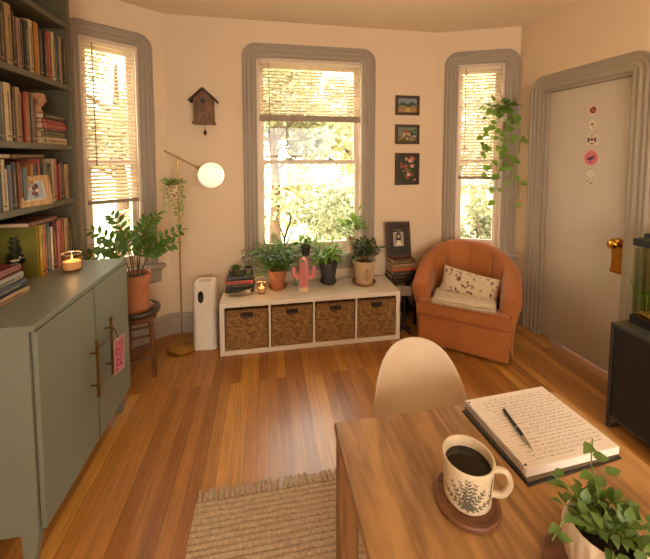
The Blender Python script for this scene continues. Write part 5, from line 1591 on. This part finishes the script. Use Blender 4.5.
# ================================================================== BLACK CABINET + FISH TANK (right)
kc = empty('media_cabinet', (2.135, 1.05, 0), 0, 'black metal-framed cabinet under the fish tank beside the door', 'cabinet')
MG = mat('graphite_metal', '#3b3733', .4, metal=.3, var=.04)
BP = mat('matte_black_panel', '#171412', .5, var=.05)
cx0, cx1, cy0, cy1 = -.205, .205, -.50, .498
MB().box((cx0, cy0, .600), (cx1, cy1, .62)).build('top', MG, kc, bevel=.002)
b = MB(); b.box((cx0 + .012, cy0 + .012, .085), (cx1 - .005, cy1 - .012, .598)); b.build('body', BP, kc, bevel=.002)
f = MB(); q = .018
for y in (cy0, cy1 - q):
    for x in (cx0, cx1 - q): f.box((x, y, 0), (x + q, y + q, .6))
for y in (cy0, cy1 - q): f.box((cx0 + q, y, .07), (cx1 - q, y + q, .085)); f.box((cx0 + q, y, 0), (cx1 - q, y + q, .012))
for x in (cx0, cx1 - q): f.box((x, cy0 + q, .07), (x + q, cy1 - q, .085))
f.build('metal_frame', MG, kc, bevel=.0015)
for k in range(2):
    ya = cy0 + .02 + k * .48; dd = MB().box((cx0 + .002, ya, .09), (cx0 + .013, ya + .474, .595)).build('door', BP, kc, bevel=.0015)
    MB().box((cx0 - .008, (ya + .44) if k == 0 else ya + .02, .30), (cx0 + .003, (ya + .45) if k == 0 else ya + .03, .42)).build('handle', MG, dd, bevel=.001)

ft = empty('fish_tank', (2.175, 1.27, .62), 0, 'glass fish tank with plants and gravel on the black cabinet', 'fish tank')
tx, ty, th_ = .138, .258, .485
PL = mat('black_plastic', '#100e0c', .35)
f = MB(); f.box((-tx - .003, -ty - .003, 0), (tx + .003, ty + .003, .012)); 
for (a_, b_) in (((-tx - .003, -ty - .003), (-tx + .006, ty + .003)), ((tx - .006, -ty - .003), (tx + .003, ty + .003)), ((-tx + .006, -ty - .003), (tx - .006, -ty + .006)), ((-tx + .006, ty - .006), (tx - .006, ty + .003))):
    f.box((a_[0], a_[1], .012), (b_[0], b_[1], .045)); 
f.build('base_trim', PL, ft, bevel=.001)
f = MB()
for (a_, b_) in (((-tx - .004, -ty - .004), (-tx + .008, ty + .004)), ((tx - .008, -ty - .004), (tx + .004, ty + .004)), ((-tx + .008, -ty - .004), (tx - .008, -ty + .008)), ((-tx + .008, ty - .008), (tx - .008, ty + .004))):
    f.box((a_[0], a_[1], th_ - .04), (b_[0], b_[1], th_))
f.build('top_trim', PL, ft, bevel=.001)
gl = MB(); g_ = .004
gl.box((-tx, -ty, .012), (-tx + g_, ty, th_ - .002)); gl.box((tx - g_, -ty, .012), (tx, ty, th_ - .002)); gl.box((-tx + g_, -ty, .012), (tx - g_, -ty + g_, th_ - .002)); gl.box((-tx + g_, ty - g_, .012), (tx - g_, ty, th_ - .002))
gl.build('glass_walls', glass('tank_glass', (.94, .97, .93, 1), .06), ft)
MB().box((-tx + g_ + .001, -ty + g_ + .001, .05), (tx - g_ - .001, ty - g_ - .001, .43)).build('water', glass('tank_water', (.84, .90, .74, 1), .03), ft)
gv = MB()
gv.grid(lambda u, v: (-tx + .006 + u * (2 * tx - .012), -ty + .006 + v * (2 * ty - .012), .06 + .02 * noise.noise(V((u * 4, v * 6, 0))) + .004 * noise.noise(V((u * 40, v * 60, 1)))), 20, 40)
gv.box((-tx + .006, -ty + .006, .013), (tx - .006, ty - .006, .040))
gv.build('gravel', mat('amber_gravel', '#c48a3c', .8, var=.5, scale=90, bump=.8, bscale=160), ft)
rk = MB(); rng = random.Random(14)
for k in range(12):
    x, y = rng.uniform(-.085, .085), (rng.uniform(.08, .20) if k < 7 else rng.uniform(-.18, .05)); r = rng.uniform(.035, .058)
    n0 = len(rk.v); rk.ball((x, y, .07 + r * .4 + (.06 if k % 2 == 0 else 0)), (r, r * 1.1, r * .75), 14)
    for i in range(n0, len(rk.v)):
        p = V(rk.v[i]); nz_ = noise.noise(p * 28) * .016; rk.v[i] = (p.x + nz_, p.y + nz_, p.z + nz_)
rk.build('rocks', mat('mossy_rock', '#8a7a34', .85, var=.5, scale=25, bump=.6), ft)
wp = MB()
for k in range(150):
    x, y = rng.uniform(-.11, .11), rng.choice([rng.uniform(-.22, .235), rng.uniform(.12, .24)]); hgt = rng.uniform(.06, .26)
    wp.leaf((x, y, .065), (rng.uniform(-.25, .25), rng.uniform(-.25, .25), 1), (rng.uniform(-1, 1), rng.uniform(-1, 1), .1), hgt, .010, rng.uniform(-.2, .3))
for k in range(90):
    a = rng.uniform(0, 2 * pi); wp.leaf((rng.uniform(-.11, .02), rng.uniform(.08, .235), rng.uniform(.10, .30)), (cos(a), sin(a), rng.uniform(.2, 1)), (cos(a + 1), sin(a + 1), .3), rng.uniform(.03, .06), .018, .3)
wp.build('water_plants', mat('water_weed', '#5f7a2c', .5, var=.4, scale=30, transl=.4), ft)
for k, (x, y, z_) in enumerate([(-.06, .17, .25), (-.02, .08, .31), (.03, .2, .19)]):
    fi = MB(); fi.ball((0, 0, 0), (.006, .018, .008), 12); fi.leaf((0, -.016, 0), (0, -1, 0), (1, 0, 0), .014, .014, 0)
    fo_ = fi.build('goldfish', mat('orange_fish', '#c9621c', .4), None, (2.175 + x, 1.27 + y, .62 + z_), (0, 0, k * .9))
    tag(fo_, ['small orange fish swimming near the tank glass', 'small orange fish swimming highest in the tank', 'small orange fish swimming low among the tank plants'][k], 'fish', 'fish in the tank')
hl_ = empty('tank_light', (2.175, 1.27, .62 + th_ + .0005), 0, 'slim black light bar lying on the rim of the fish tank', 'lamp')
MB().box((-.10, -.225, 0), (.125, .242, .03)).build('housing', PL, hl_, bevel=.004)
light('tank_light_lamp', 'AREA', (2.18, 1.28, .62 + th_ - .008), 4.5, (1, .85, .55), (0, 0, 0), shape='RECTANGLE', size=.16, size_y=.40)

# ================================================================== ADDED UPLIGHTER (unseen, houses the ceiling fill spot)
ul = empty('added_uplighter', (1.5, -.6, 0), 0, 'added brass uplighter floor lamp with an open bowl shade, unseen behind the viewer', 'lamp')
MB().lathe([(0, 0), (.14, 0), (.14, .02), (.02, .03), (0, .03)], 32).build('base', BRASS, ul)
MB().bar((0, 0, .03), (0, 0, 1.70), .01, 12).build('pole', BRASS, ul)
MB().lathe([(0, 1.70), (.05, 1.70), (.13, 1.74), (.17, 1.79), (.165, 1.79), (.125, 1.745), (.045, 1.71), (0, 1.71)], 36).build('bowl_shade', BRASS, ul)

bad = {k: v for k, v in LABELS.items() if len(v) > 1}
if bad: print('DUPLICATE LABELS', bad)
for k in LABELS:
    n_ = len(k.split())
    if n_ < 4 or n_ > 16: print('LABEL LENGTH', n_, k)
